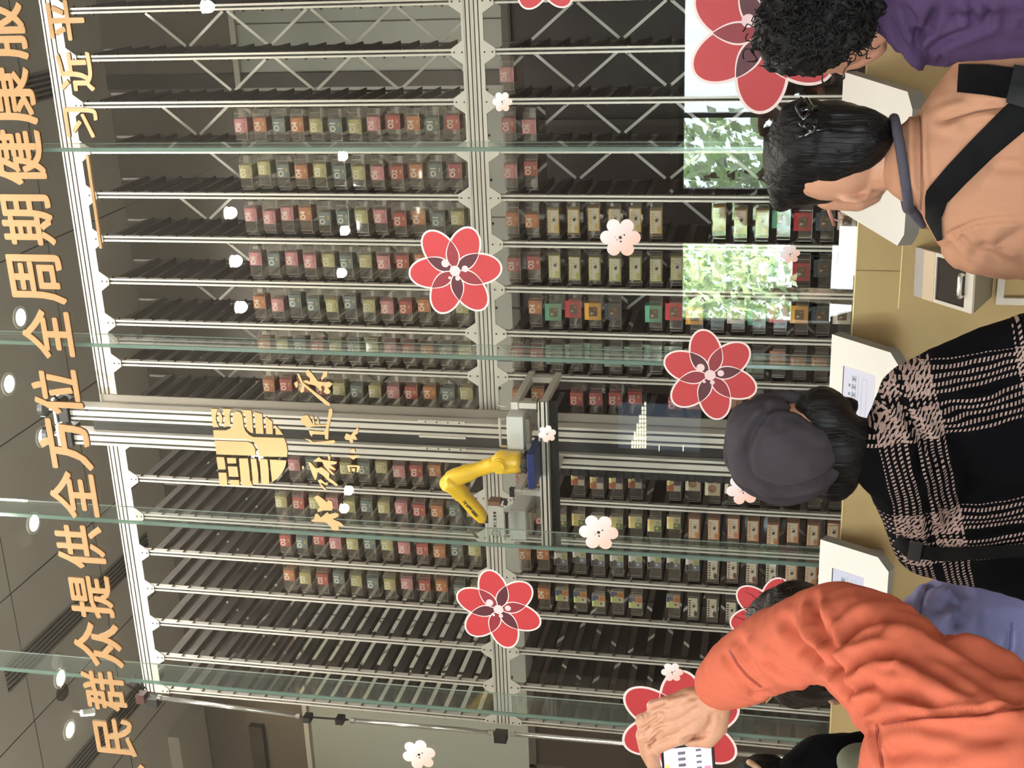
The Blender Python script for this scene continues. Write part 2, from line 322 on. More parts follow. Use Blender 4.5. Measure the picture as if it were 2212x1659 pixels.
vent(-0.92, 7.2, 8.0, 'short black slot diffuser at the upper right of the ceiling')
# small lit track lamp at the far left, shining on the rear wall
q = atz(203, 1540, CEIL-0.16); t = thing('track_lamp', 'white track lamp on the ceiling at the far left, lighting the wall', 'track lamp', (q.x, q.y, CEIL))
m = MB(); m.tube([(q.x, q.y, CEIL-0.0005), (q.x, q.y, CEIL-0.10)], 0.010, 10); m.build('mount', mat('white_lamp_ring', (225, 222, 215), 0.4), t)
m = MB(); m.tube([(q.x+0.015, q.y-0.035, CEIL-0.085), (q.x-0.015, q.y+0.035, CEIL-0.135)], [0.024, 0.028], 18); m.build('lamp_head', mat('white_lamp_ring', (225, 222, 215), 0.4), t)
l = bpy.data.lights.new('track_bulb', 'SPOT'); l.energy = 90; l.color = (1.0, 0.80, 0.50); l.spot_size = 1.3; l.spot_blend = 0.7; l.shadow_soft_size = 0.04
o = bpy.data.objects.new('track_bulb', l); C.objects.link(o); o.parent = t; o.location = (-0.08, 0.13, -0.24); o.rotation_euler = Vector((-0.75, 0.75, -0.75)).to_track_quat('-Z', 'Y').to_euler()
# lit wall display behind the visitors, mirrored faintly beside the red flower
def mir(px, py): p = at(px, py, 2*YG-YW); return Vector((p.x, YW+0.03, p.z))
a, b = mir(1335, 870), mir(1512, 975); t = thing('wall_display', 'bluish wall display with a lit tile triangle, mirrored beside the robot rail', 'display', ((a.x+b.x)/2, YW+0.03, b.z))
m = MB(); m.box(b.x, a.x, YW+0.0005, YW+0.03, b.z, a.z); m.build('panel', mat('blue_grey_display', (120, 134, 156), 0.4, emit=1.2), t)
m = MB()
for i in range(6):
    for j in range(11):
        vx, yy = 1366+i*5.6, 872+j*9.2
        if i >= 5-(j+1)*0.52 or j == 10: c_ = mir(vx, yy); m.box(c_.x-0.019, c_.x+0.019, YW+0.031, YW+0.036, c_.z-0.011, c_.z+0.011)
m.build('lit_tiles', mat('lit_warm_tile', (255, 246, 214), 0.4, emit=11), t)
for vx in (1424, 1476):
    m = MB(); c_, d_ = mir(vx, 962), mir(vx, 974); m.box(d_.x, c_.x, YW+0.031, YW+0.035, c_.z-0.006, c_.z+0.006)
    m.build('lit_bar', mat('lit_warm_tile', (255, 246, 214), 0.4, emit=11), t)
def detector(px, py, lab, c):
    p = atz(px, py, CEIL); m = MB()
    prof = [(0.06, 0), (0.058, -0.02), (0.04, -0.035), (0.015, -0.042)]
    for i in range(3):
        a, b = ring(p.x, p.y, prof[i][0], 20), ring(p.x, p.y, prof[i+1][0], 20)
        m.add([(u, v, CEIL+prof[i][1]) for u, v in a]+[(u, v, CEIL+prof[i+1][1]) for u, v in b], [(k, (k+1) % 20, 20+(k+1) % 20, 20+k) for k in range(20)])
    m.add([(u, v, CEIL-0.042) for u, v in ring(p.x, p.y, 0.015, 20)], [tuple(range(20))])
    tag(m.build('smoke_detector', c, off=(p.x, p.y, CEIL), smooth=True), lab, 'smoke detector')
detector(122, 1428, 'small pale round detector on the ceiling beside the long vent', mat('detector_white', (190, 186, 178), 0.4))
detector(132, 1495, 'dark dome camera on the ceiling left of the pale detector', mat('detector_dark', (60, 52, 48), 0.25))
# ================================================================ racks
XR = lambda k: (-0.234957-0.1517397*k)*1.55
XL = lambda k: (-1.90174-0.1517397*k)*1.55
zU = lambda j: CZ+2.712-0.1012*j            # shelf levels, upper racks
zL = lambda j: CZ+1.318-0.1018*j            # shelf levels, lower racks
YR = D+0.45
def bracket_geo(m, x, z):
    m.box(x-0.0015, x+0.0015, D+0.035, YR, z-0.007, z+0.058)
    m.box(x-0.021, x+0.021, D+0.035, YR, z-0.007, z-0.004)
    for s in (-1, 1):
        q = [(x+s*0.002, D+0.004, z+0.052), (x+s*0.024, D+0.004, z+0.052), (x+s*0.002, D+0.004, z+0.078)]
        m.add(q+[(a, D+0.030, c) for a, b, c in q], [(0, 1, 2), (5, 4, 3), (0, 3, 4, 1), (1, 4, 5, 2), (2, 5, 3, 0)])
_m = MB(); bracket_geo(_m, 0, 0); BR0 = _m.build('shelf_bracket', RAILM); BRMESH = BR0.data; bpy.data.objects.remove(BR0)
def rack(nm, xs, upper, lab, levels, near):
    x0, x1 = max(xs)+0.015, min(xs)-0.015
    t = thing('shelf_rack', lab, 'shelf rack', ((x0+x1)/2, D, CZ+1.505 if upper else 0.0))
    zb, zt = (CZ+1.545, CZ+3.678) if upper else (0.0, CZ+1.462)
    for x in xs:
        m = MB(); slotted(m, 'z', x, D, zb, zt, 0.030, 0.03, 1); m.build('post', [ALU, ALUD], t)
    m = MB()
    for x in xs: m.box(x-0.006, x+0.006, YR, YR+0.012, zb, zt)
    m.build('rear_posts', RAILM, t)
    if upper:
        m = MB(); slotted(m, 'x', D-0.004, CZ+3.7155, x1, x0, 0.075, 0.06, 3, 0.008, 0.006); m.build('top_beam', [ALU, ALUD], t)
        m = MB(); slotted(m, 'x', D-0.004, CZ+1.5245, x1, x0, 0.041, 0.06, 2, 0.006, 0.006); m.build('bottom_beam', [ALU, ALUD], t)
        edges = [(CZ+3.678, -1, 0.036, 0.052), (CZ+1.545, 1, 0.012, 0.055)]
    else:
        m = MB(); slotted(m, 'x', D-0.004, CZ+1.4825, x1, x0, 0.041, 0.06, 2, 0.006, 0.006); m.build('top_beam', [ALU, ALUD], t)
        edges = [(CZ+1.462, -1, 0.012, 0.055)]
    for z, s, a, b in edges:
        xx = sorted(xs); pl = [(xx[0]-0.015, 0)]; pb = []
        for x in xx:
            pb += [(x-0.055, a), (x-0.018, a+b), (x+0.018, a+b), (x+0.055, a)]
        pb = [(min(max(u, xx[0]-0.015), xx[-1]+0.015), v) for u, v in pb]
        poly = pl+pb+[(xx[-1]+0.015, 0)]
        m = MB(); m.prism(poly, lambda u, v, k: (u, D-0.007+0.006*k, z+s*v), 0)
        for x in xx:
            for v in (a+0.012, a+b-0.012) if a > 0.02 else (0.014, a+b-0.014):
                m.prism(ring(x, v, 0.0045, 10), lambda u, w, k: (u, D-0.0095+0.004*k, z+s*w), 1)
        m.build('gusset_strip', [ALU, ALUD], t)
    # zig-zag braces between the rear posts
    n = 0
    xx = sorted(xs, reverse=True)
    for i in range(len(xx)-1):
        a, b = xx[i]-0.045, xx[i+1]+0.015
        z = CZ+3.415-(0.2335 if (near+i) % 2 else 0.0); side = 0
        while z-0.2335 > (CZ+1.5 if upper else CZ-1.2):
            if z < zt:
                p, q = ((a, b) if side == 0 else (b, a))
                m = MB(); m.bar((p, YR-0.012, z-0.012), (q, YR-0.012, z-0.2215), 0.004, 0.015); m.build('brace', ALU, t); n += 1
            z -= 0.2335; side = 1-side
    # brackets that carry the bins
    lst = [(x, z) for x in xs for z in levels]
    lst.sort(key=lambda q: (Vector((q[0], D, q[1]))-CAM).length)
    vis = [q for q in lst if -0.75 < q[0]/D < 0.03]
    first = vis[:100]; rest = [q for q in lst if q not in set(first)]
    for x, z in first:
        o = bpy.data.objects.new('shelf_bracket', BRMESH); C.objects.link(o); o.parent = t; o.location = Vector((x, 0, z))-Vector(t.location)
    if rest:
        m = MB()
        for x, z in rest: bracket_geo(m, x, z)
        o = m.build('shelf_brackets', RAILM, t); o['kind'] = 'stuff'
xr = [XR(k) for k in range(-2, 10)]; xl = [XL(k) for k in range(-1, 7)]
LU = [zU(j) for j in range(-8, 12)]; LL = [zL(j) for j in range(0, 19)]
rack('ru', xr, True, 'upper aluminium shelf rack right of the robot rail, four empty columns at its right', LU, 0)
rack('rl', xr, False, 'lower aluminium shelf rack right of the robot rail, holding yellow and lime boxes', LL, 0)
rack('lu', xl, True, 'upper aluminium shelf rack left of the robot rail, slatted and empty at its left', LU, 1)
rack('ll', xl, False, 'lower aluminium shelf rack left of the robot rail, holding orange and white boxes', LL, 1)
# ================================================================ bins
def bin_mesh():
    w, d, h, t, c = 0.176, 0.26, 0.082, 0.0022, 0.022
    o = [(-w/2+c, 0), (w/2-c, 0), (w/2, c), (w/2, d), (-w/2, d), (-w/2, c)]
    i = [(-w/2+c+t*0.4, t), (w/2-c-t*0.4, t), (w/2-t, c+t*0.4), (w/2-t, d-t), (-w/2+t, d-t), (-w/2+t, c+t*0.4)]
    m = MB(); n = 6
    zt = lambda y: h-0.02 if y < 0.1 else h
    O0 = [(x, y, 0) for x, y in o]; O1 = [(x, y, zt(y)) for x, y in o]; I0 = [(x, y, t) for x, y in i]; I1 = [(x, y, zt(y)) for x, y in i]
    m.add(O0+O1, [(k, (k+1) % n, n+(k+1) % n, n+k) for k in range(n)]+[tuple(range(n-1, -1, -1))], 0)
    m.add(I0+I1, [(k, n+k, n+(k+1) % n, (k+1) % n) for k in range(n)]+[tuple(range(n))], 0)
    m.add(O1+I1, [(k, (k+1) % n, n+(k+1) % n, n+k) for k in range(n)], 1)
    for x, y in o[:3]+o[5:]:   # glinting folded corners
        m.box(x-0.0012, x+0.0012, y-0.0012, y+0.0012, 0.001, zt(y), 1)
    for k in (0, 1, 5):        # lower front fold
        a, b = Vector(O0[k]), Vector(O0[(k+1) % n]); m.bar(a, b, 0.002, 0.002, 1)
    b = m.build('clear_bin', [ACRYL, ACEDGE]); me = b.data; bpy.data.objects.remove(b); return me
BIN = bin_mesh()
# ================================================================ goods
KC = {'1': ('teal', (104, 128, 128), (78, 98, 100)), '2': ('red', (186, 62, 60), (150, 48, 48)), '3': ('olive', (196, 190, 128), (140, 134, 84)),
      '4': ('orange', (200, 118, 62), (150, 84, 44)), '5': ('crimson', (176, 66, 78), (140, 50, 60)), '6': ('pink', (220, 140, 150), (160, 92, 104))}
WHITEP = mat('white_print', (246, 242, 232), 0.5); GOLDP = mat('gold_print', (226, 186, 110), 0.4)
class Pack:
    """a packet or box standing on z = 0, front towards -Y, front face coordinates u (0..1), v (0..1)"""
    def __init__(s, w, h, d, main, tilt=0): s.w, s.h, s.d = w, h, d; s.m = MB(); s.mats = [main]; s.lay = 0; s.m.box(-w/2, w/2, 0, d, 0, h, 0)
    def mi(s, mt):
        if mt not in s.mats: s.mats.append(mt)
        return s.mats.index(mt)
    def P(s, u, v): s.y = -0.0003*(1+s.lay); return (-s.w/2+u*s.w, s.y, v*s.h)
    def poly(s, pts, mt): s.lay += 1; s.m.add([s.P(u, v) for u, v in pts], [tuple(range(len(pts)))], s.mi(mt))
    def rect(s, u0, v0, u1, v1, mt): s.poly([(u0, v0), (u1, v0), (u1, v1), (u0, v1)], mt)
    def disc(s, u, v, r, mt, n=12): s.poly([(u+r*math.cos(2*math.pi*k/n)*s.h/s.w, v+r*math.sin(2*math.pi*k/n)) for k in range(n)], mt)
    def text(s, body, u0, v0, w, h, mt, bold=0.0):
        s.lay += 1; vs, fs = text_fit(body, u0, v0, w, h, bold); s.m.add([s.P(u, v) for u, v in vs], fs, s.mi(mt))
    def mesh(s, name, bev=0.0):
        o = s.m.build(name, s.mats); me = o.data; bpy.data.objects.remove(o); return me
GOODS = {}
for k, (cn, c, dk) in KC.items():
    p = Pack(0.068, 0.068, 0.075, mat('carton_'+cn, c, 0.55)); dm = mat('carton_mark_'+cn, dk, 0.6)
    p.text('O'+k, 0.06, 0.50, 0.66, 0.43, WHITEP, 0.032)
    for u, v in ((0.9, 0.88), (0.9, 0.12), (0.14, 0.12)): p.poly([(u-0.06, v-0.05), (u+0.06, v-0.05), (u+0.06, v+0.05), (u, v+0.07), (u-0.06, v+0.03)], dm)
    if k in '1245': p.disc(0.52, 0.22, 0.07, GOLDP); p.disc(0.66, 0.22, 0.07, GOLDP)
    else: p.rect(0.3, 0.18, 0.75, 0.22, dm); p.rect(0.35, 0.27, 0.7, 0.30, dm)
    p.rect(0.0, 0.0, 1.0, 0.025, WHITEP) if k in '36' else None
    GOODS[k] = (p.mesh('medicine_box'), 'medicine_box', cn+' 0'+k+' box', 'medicine box', cn+' medicine box printed 0'+k)
def teabox(key, body, lo, motif, stripe, lab, short):
    p = Pack(0.118, 0.058, 0.07, body)
    p.rect(0.03, 0.05, 0.97, 0.97, mat('cream_print', (238, 230, 212), 0.5))
    for k in range(7): u = 0.06+k*0.125; p.rect(u, 0.72, u+0.075, 0.92, stripe)
    p.poly([(0.06, 0.12), (0.30, 0.12), (0.36, 0.34), (0.22, 0.46), (0.06, 0.36)], stripe)
    p.poly([(0.52, 0.34), (0.62, 0.30), (0.66, 0.44), (0.60, 0.58), (0.50, 0.52)], motif); p.disc(0.72, 0.52, 0.04, motif); p.rect(0.66, 0.30, 0.70, 0.36, motif)
    p.rect(0.0, 0.0, 1.0, 0.10, lo)
    GOODS[key] = (p.mesh('tea_box'), 'tea_box', short, 'box', lab)
INK = mat('ink_black', (32, 30, 32), 0.5)
teabox('Y', mat('yellow_carton', (226, 182, 60), 0.5), mat('yellow_carton', (226, 182, 60), 0.5), INK, mat('pale_yellow_print', (228, 200, 110), 0.5), 'cream and yellow carton', 'yellow carton')
teabox('G', mat('lime_carton', (176, 184, 58), 0.5), mat('lime_carton', (176, 184, 58), 0.5), INK, mat('pale_lime_print', (205, 208, 120), 0.5), 'cream and lime carton', 'lime carton')
teabox('O', mat('orange_carton', (214, 116, 50), 0.5), mat('orange_carton', (214, 116, 50), 0.5), INK, mat('pale_orange_print', (222, 150, 98), 0.5), 'white and orange carton', 'orange carton')
teabox('N', mat('navy_carton', (44, 46, 62), 0.5), mat('navy_carton', (44, 46, 62), 0.5), INK, INK, 'white and black carton', 'black carton')
teabox('R', mat('maroon_carton', (120, 52, 58), 0.5), mat('maroon_carton', (120, 52, 58), 0.5), INK, mat('maroon_carton', (120, 52, 58), 0.5), 'white and maroon carton', 'maroon carton')
def winpack(key, c, nm):
    body = mat('window_pack_'+nm, c, 0.45); p = Pack(0.088, 0.084, 0.05, body)
    p.rect(0.22, 0.22, 0.78, 0.74, mat('pack_window_frame', (110, 78, 48), 0.3)); p.rect(0.26, 0.26, 0.74, 0.70, mat('dried_herb', (96, 70, 44), 0.25, var=0.5, bscale=90))
    p.poly([(0.30, 0.66), (0.46, 0.62), (0.40, 0.42)], mat('painted_film_glint', (205, 200, 190), 0.2)); p.poly([(0.56, 0.34), (0.70, 0.30), (0.64, 0.5)], mat('herb_pale', (170, 130, 80), 0.4))  # the pale triangle is a glint on the film put into the colour
    for u, v in ((0.1, 0.1), (0.9, 0.1), (0.1, 0.9), (0.9, 0.9)): p.disc(u, v, 0.03, mat('herb_pale', (170, 130, 80), 0.4))
    GOODS[key] = (p.mesh('herb_pack'), 'herb_pack', nm+' herb pack', 'pack', 'windowed '+nm+' herb pack')
for key, c, nm in (('g', (92, 160, 128), 'green'), ('r', (192, 46, 54), 'red'), ('y', (232, 168, 62), 'yellow'), ('k', (58, 64, 70), 'black'), ('w', (226, 216, 202), 'white')): winpack(key, c, nm)
def sachet(key, q, lab):
    p = Pack(0.070, 0.072, 0.03, mat('sachet_white', (226, 218, 204), 0.4)); ms = [mat('sachet_'+n, c, 0.35) for n, c in q]
    p.rect(0.02, 0.5, 0.5, 0.98, ms[0]); p.rect(0.5, 0.5, 0.98, 0.98, ms[1]); p.rect(0.02, 0.02, 0.5, 0.5, ms[2]); p.rect(0.5, 0.02, 0.98, 0.5, ms[3])
    p.disc(0.5, 0.62, 0.13, ms[0]); p.disc(0.3, 0.3, 0.1, ms[1])
    for k in range(3): p.rect(0.58, 0.12+k*0.1, 0.9, 0.15+k*0.1, INK)
    GOODS[key] = (p.mesh('sachet'), 'sachet', lab+' sachet', 'sachet', lab+' sachet')
sachet('p', (('rust', (178, 96, 60)), ('straw', (230, 214, 140)), ('pearl', (214, 206, 198)), ('plum', (96, 62, 104))), 'four-coloured')
sachet('s', (('straw', (230, 214, 140)), ('sand', (222, 196, 128)), ('leaf', (92, 130, 74)), ('pale', (206, 204, 170))), 'straw and green')
sachet('b', (('ink', (44, 46, 54)), ('pearl', (214, 206, 198)), ('slate', (98, 118, 148)), ('mint', (196, 204, 150))), 'pale blue-cornered')
sachet('u', (('lime', (190, 198, 120)), ('navy', (58, 70, 112)), ('pale', (206, 204, 170)), ('amber', (218, 132, 58))), 'navy and amber')
p = Pack(0.078, 0.078, 0.03, mat('cream_packet', (222, 204, 178), 0.5)); p.disc(0.5, 0.52, 0.28, mat('packet_brown', (150, 104, 74), 0.6)); p.disc(0.52, 0.5, 0.18, mat('packet_tan', (190, 146, 106), 0.6)); p.disc(0.46, 0.55, 0.08, mat('packet_brown', (150, 104, 74), 0.6))
GOODS['c'] = (p.mesh('cream_packet'), 'cream_packet', 'cream packet', 'packet', 'cream packet with brown picture')
p = Pack(0.105, 0.088, 0.045, mat('jade_packet', (128, 146, 130), 0.35, var=0.25, bscale=60)); p.poly([(0.1, 0.6), (0.4, 0.8), (0.6, 0.5), (0.3, 0.35)], mat('jade_dark', (86, 108, 90), 0.4)); p.poly([(0.6, 0.3), (0.9, 0.5), (0.8, 0.15)], mat('jade_pale', (166, 180, 160), 0.3)); p.disc(0.7, 0.7, 0.08, mat('jade_dark', (86, 108, 90), 0.4))
GOODS['j'] = (p.mesh('jade_packet'), 'jade_packet', 'jade packet', 'packet', 'jade green soft packet')
p = Pack(0.07, 0.075, 0.05, mat('peach_carton', (206, 128, 92), 0.5)); p.rect(0.15, 0.4, 0.85, 0.9, mat('peach_print', (230, 176, 146), 0.5)); p.rect(0.3, 0.1, 0.7, 0.2, GOLDP)
GOODS['h'] = (p.mesh('peach_carton'), 'peach_carton', 'peach carton', 'box', 'small peach carton')
p = Pack(0.08, 0.08, 0.05, mat('dim_red_carton', (96, 44, 36), 0.5)); p.rect(0.3, 0.3, 0.8, 0.85, mat('dim_tan_print', (150, 112, 80), 0.5))
GOODS['d'] = (p.mesh('brown_carton'), 'brown_carton', 'brown carton', 'box', 'brown carton with tan panel')
UP_R = {2: '641431362412', 3: '331433136 2415'.replace(' ', ''), 4: '666411362413', 5: '616631362413', 6: '461131362413', 7: '431231362413', 8: '424231362413'}
UP_R[3] = '331431362415'; UP_R[6] = '461131362413'
UP_L = {-1: '.61231362413'.replace('.', ' '), 0: ' 32363136241', 1: ' 21263136241', 2: ' 43213136241'}
UP_L = {-1: ' 612313624  ', 0: '323631362413', 1: '212631362413', 2: '432131362413'}
LO_R = {1: '6', 2: '56', 3: '62', 4: '44YYYYYY  YYYgrkw', 5: '52GGGGGGGGGGGgrkw', 6: ' 4gryk grykwgrykw', 7: '22jjjjjjjjjjjhhh', 8: '442252 255hhhhhh '}
LO_R[8] = '44 2522 5hhhhhhh'
LO_L = {-1: '45 pppp pccccc ddd', 0: ' 5sssssssOOOOOOOOO', 1: '44bbbbbbbbNRRNOOO', 2: ' 4uuuuu uNNNNNN'}
SIDE = {'R': 'right', 'L': 'left'}
def stock(xa, xb, seq, upper, colname):
    for j, k in enumerate(seq):
        if k == ' ': continue
        z = (zU if upper else zL)(j)-0.004
        xc = (xa+xb)/2
        me, nm, short, cat, lab = GOODS[k]
        b = bpy.data.objects.new('clear_bin', BIN); C.objects.link(b); b.location = (xc+random.uniform(-0.006, 0.006), D+0.012, z)
        pos = '%s from top, %s' % (ORD[j], colname)
        tag(b, 'bin around %s, %s' % (short, pos), 'bin', 'clear bins on the racks')
        o = bpy.data.objects.new(nm, me); C.objects.link(o)
        big = k in 'YGONR'
        o.location = (b.location.x+(0.006 if not big else 0)+random.uniform(-0.012, 0.012), D+0.022+random.uniform(0, 0.012), z+0.0023)
        o.rotation_euler = (0, 0, math.radians(random.uniform(-3, 3) if k not in '123456' else random.uniform(-1.2, 1.2)))
        tag(o, '%s, %s' % (lab, pos), cat, {'medicine_box': 'numbered medicine boxes', 'tea_box': 'long cartons in the lower bins', 'sachet': 'sachets in the lower bins', 'herb_pack': 'windowed herb packs in the lower bins'}.get(nm, nm.replace('_', ' ')+'s in the lower bins'))
for c, s in UP_R.items(): stock(XR(c), XR(c+1), s, True, '%s upper column right of robot rail' % ORD[8-c])
for c, s in UP_L.items(): stock(XL(c), XL(c+1), s, True, '%s upper column left of robot rail' % ORD[c+1])
for c, s in LO_R.items(): stock(XR(c), XR(c+1), s, False, '%s lower column right of robot rail' % ORD[8-c])
for c, s in LO_L.items(): stock(XL(c), XL(c+1), s, False, '%s lower column left of robot rail' % ORD[c+1])
def at_x(px, py, X):
    d = ray(px, py); return CAM+d*(X/d.x)
BLACK = mat('black_plastic', (28, 27, 28), 0.4); DARK = mat('dark_grey_belt', (52, 49, 47), 0.55)
CHROME = mat('polished_steel', (226, 222, 216), 0.18, 0.85); WHITE = mat('white_enamel', (232, 230, 224), 0.35)
# ================================================================ robot rail (between the racks)
xa, xb = -2.455, -2.533; xc, xd = -2.603, -2.682; YV = 6.05
g = thing('robot_rail', 'tall double aluminium rail with a black belt between the two halves of the racks', 'rail', ((xa+xd)/2, YV, 0))
for a, b, nn in ((xa, xb, 2), (xc, xd, 2)):
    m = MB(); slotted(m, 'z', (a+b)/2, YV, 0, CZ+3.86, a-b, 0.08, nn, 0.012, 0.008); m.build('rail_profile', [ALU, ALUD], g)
m = MB(); m.box(xc, xb, YV+0.035, YV+0.045, 0, CZ+3.75); m.build('belt', DARK, g)
m = MB(); m.box(xd-0.05, xd-0.005, YV+0.03, YV+0.06, 0.02, CZ+1.35)
for k in range(60): z = 0.05+k*0.046; m.box(xd-0.052, xd-0.003, YV+0.024, YV+0.03, z, z+0.036)
m.build('cable_chain', mat('cable_chain_black', (42, 38, 37), 0.5), g)
m = MB(); m.box(xa+0.005, xa+0.05, YV+0.07, YV+0.08, 0, CZ+3.7); m.build('side_plate', mat('grey_side_plate', (150, 140, 130), 0.45, 0.3), g)
for z0 in (CZ+1.60,):
    m = MB()
    for a, b in ((xa+0.012, xa-0.004), (xb+0.004, xb-0.008), (xc+0.008, xc-0.004)): m.box(b, a, YV-0.012, YV-0.001, z0, z0+0.25)
    for k in range(4):
        for xx in (xa+0.004, xc+0.002): m.prism(ring(xx, z0+0.03+k*0.06, 0.004, 8), lambda u, v, q: (u, YV-0.016+0.005*q, v), 1)
    m.build('carriage_plate', [ALU, ALUD], g)
for k, (a, b) in enumerate(((xa+0.03, xb-0.01), (xc+0.02, xd-0.01))):
    m = MB(); m.box(b, a, YV-0.02, YV+0.09, CZ+3.865, CZ+3.93, 0); m.box(b-0.01, a+0.02, YV-0.03, YV+0.1, CZ+3.93, CZ+3.945, 1); m.tube([((a+b)/2, YV+0.03, CZ+3.945), ((a+b)/2, YV+0.03, CZ+4.02)], 0.012, 10, 2)
    m.tube([((a+b)/2, YV+0.03, CZ+4.02), ((a+b)/2, YV+0.03, CZ+4.05)], 0.05, 16, 0); m.build('rail_motor', [BLACK, WHITE, CHROME], g)
m = MB()
for k in range(3): m.tube([(xa+0.02, YV, CZ+3.9), (xa+0.09+0.02*k, YV-0.02, CZ+3.95+0.03*k), (xa+0.06, YV-0.01, CZ+3.80), (xb+0.01*k, YV+0.02, CZ+3.74)], 0.006, 6)
m.build('cable', BLACK, g, smooth=True)
# ================================================================ robot carriage frame
YF = 5.60
p0, p1 = at(1171, 869, YF), at(1178, 1180, YF)
fr = thing('robot_carriage', 'aluminium profile carriage frame holding the yellow robot arm and two grey boxes', 'machine frame', ((p0.x+p1.x)/2, YF, p0.z))
zc = p0.z; hb = 0.046
def prof(nm, f):
    m = MB(); f(m); return m.build(nm, [ALU, ALUD], fr)
prof('front_beam', lambda m: slotted(m, 'x', YF, zc, p1.x, p0.x, hb, 0.045, 2, 0.008, 0.006))
zt_ = at(1111, 880, YF).z; xR_ = p0.x+0.0; xL_ = at(1178, 1068, YF).x
for x in (xR_-0.024, xL_):
    prof('depth_bar', lambda m: m.box(x-0.015, x+0.015, YF+0.045, YV-0.0005, zc-0.015, zc+0.015)); prof('depth_bar', lambda m: m.box(x-0.018, x+0.018, YF+0.0, YV-0.0005, zt_-0.016, zt_+0.016))
    prof('upright', lambda m: m.box(x-0.014, x+0.014, YF+0.006, YF+0.036, zc+hb/2, zt_-0.016)); prof('upright', lambda m: m.box(x-0.014, x+0.014, YF+0.37, YF+0.40, zc+0.015, zt_-0.016))
q = at(1170, 968, YF); prof('upright', lambda m: m.box(q.x-0.014, q.x+0.014, YF+0.01, YF+0.04, zc+hb/2, at(1136, 968, YF).z))
for x in (p0.x, xL_): 
    m = MB(); m.box(x-0.05 if x == p0.x else x-0.03, x+0.003 if x == p0.x else x+0.03, YF-0.003, YF+0.05, zc+hb/2, zc+hb/2+0.004) if x == p0.x else m.box(x-0.022, x+0.022, YF-0.004, YF+0.02, zt_+0.016, zt_+0.04); m.build('end_cap', BLACK, fr)
m = MB(); m.tube([at(1092, 878, YF+0.02), at(1076, 876, YF+0.06)], 0.004, 6); m.tube([at(1146, 935, YF+0.05), at(1160, 905, YF+0.35)], 0.008, 6); m.tube([at(1152, 1110, YF+0.05), at(1166, 1080, YF+0.35)], 0.008, 6); m.build('strut', CHROME, fr)
a_, b_ = at(1184, 866, YF+0.06), at(1212, 1182, YF+0.06)
m = MB(); m.box(b_.x, a_.x, YF+0.06, YF+0.066, b_.z, zc-0.0155); m.build('back_panel', mat('dark_carriage_panel', (40, 38, 37), 0.5), fr)
# two grey boxes of the carriage
def greybox(x0p, x1p, y0p, y1p, lab):
    a, b = at(x0p, y0p, YF-0.05), at(x1p, y1p, YF-0.05); t = thing('feeder_box', lab, 'machine box', ((a.x+b.x)/2, YF-0.05, b.z), 'grey carriage boxes')
    m = MB(); m.box(b.x, a.x, YF-0.05, YF+0.20, b.z, a.z); o = m.build('housing', mat('pale_grey_box', (212, 210, 206), 0.4), t); bevel(o, 0.004)
    m = MB(); m.tube([(a.x-0.005, YF-0.06, a.z+0.03), (b.x+0.02, YF-0.06, a.z+0.03)], 0.006, 8); m.box(a.x-0.012, a.x-0.006, YF-0.062, YF-0.05, a.z, a.z+0.03); m.box(b.x+0.014, b.x+0.022, YF-0.062, YF-0.05, a.z, a.z+0.03); m.build('wire_bracket', CHROME, t)
    m = MB(); m.box(b.x, a.x, YF+0.201, YF+0.21, b.z-0.03, a.z); m.box(b.x+0.01, a.x-0.03, YF+0.0, YF+0.05, b.z-0.02, b.z-0.0005); m.build('back_plate', mat('tan_plate', (178, 164, 148), 0.45), t)
greybox(1093, 1132, 900, 972, 'pale grey box on the carriage above the robot base'); greybox(1100, 1137, 1102, 1167, 'pale grey box on the carriage at the tip of the robot arm')
# ================================================================ robot arm
YA = 5.50
YEL = mat('robot_yellow', (240, 192, 34), 0.35, coat=0.3)
def pw(px, py, dy=0.0): return at(px, py, YA+dy)
S = ppm(1000, 1040, YA)
rb = thing('jointed_robot', 'yellow jointed robot arm reaching to the left on its blue base', 'robot', pw(1152, 1000))
m = MB(); a, b = pw(1143, 970), pw(1161, 1046); m.box(b.x, a.x, YA-0.06, YA+0.16, b.z, a.z); o = m.build('base_plate', mat('dark_blue_base', (40, 52, 108), 0.35), rb); bevel(o, 0.004)
m = MB(); n0, n1 = pw(1128, 995), pw(1144, 1000); m.tube([n1, n0], [0.055, 0.052], 20); m.build('neck', BLACK, rb, smooth=False)
def hull(mbx, secs, n=16):
    """smooth body from ovals: (centre, right vec, up vec)"""
    rings = [[c+u*math.cos(2*math.pi*k/n)*1.0+v*math.sin(2*math.pi*k/n) for k in range(n)] for c, u, v in secs]
    vs = [p for r_ in rings for p in r_]; fs = [(i*n+k, i*n+(k+1) % n, (i+1)*n+(k+1) % n, (i+1)*n+k) for i in range(len(secs)-1) for k in range(n)]
    fs += [tuple(range(n-1, -1, -1)), tuple((len(secs)-1)*n+k for k in range(n))]; mbx.add(vs, fs)
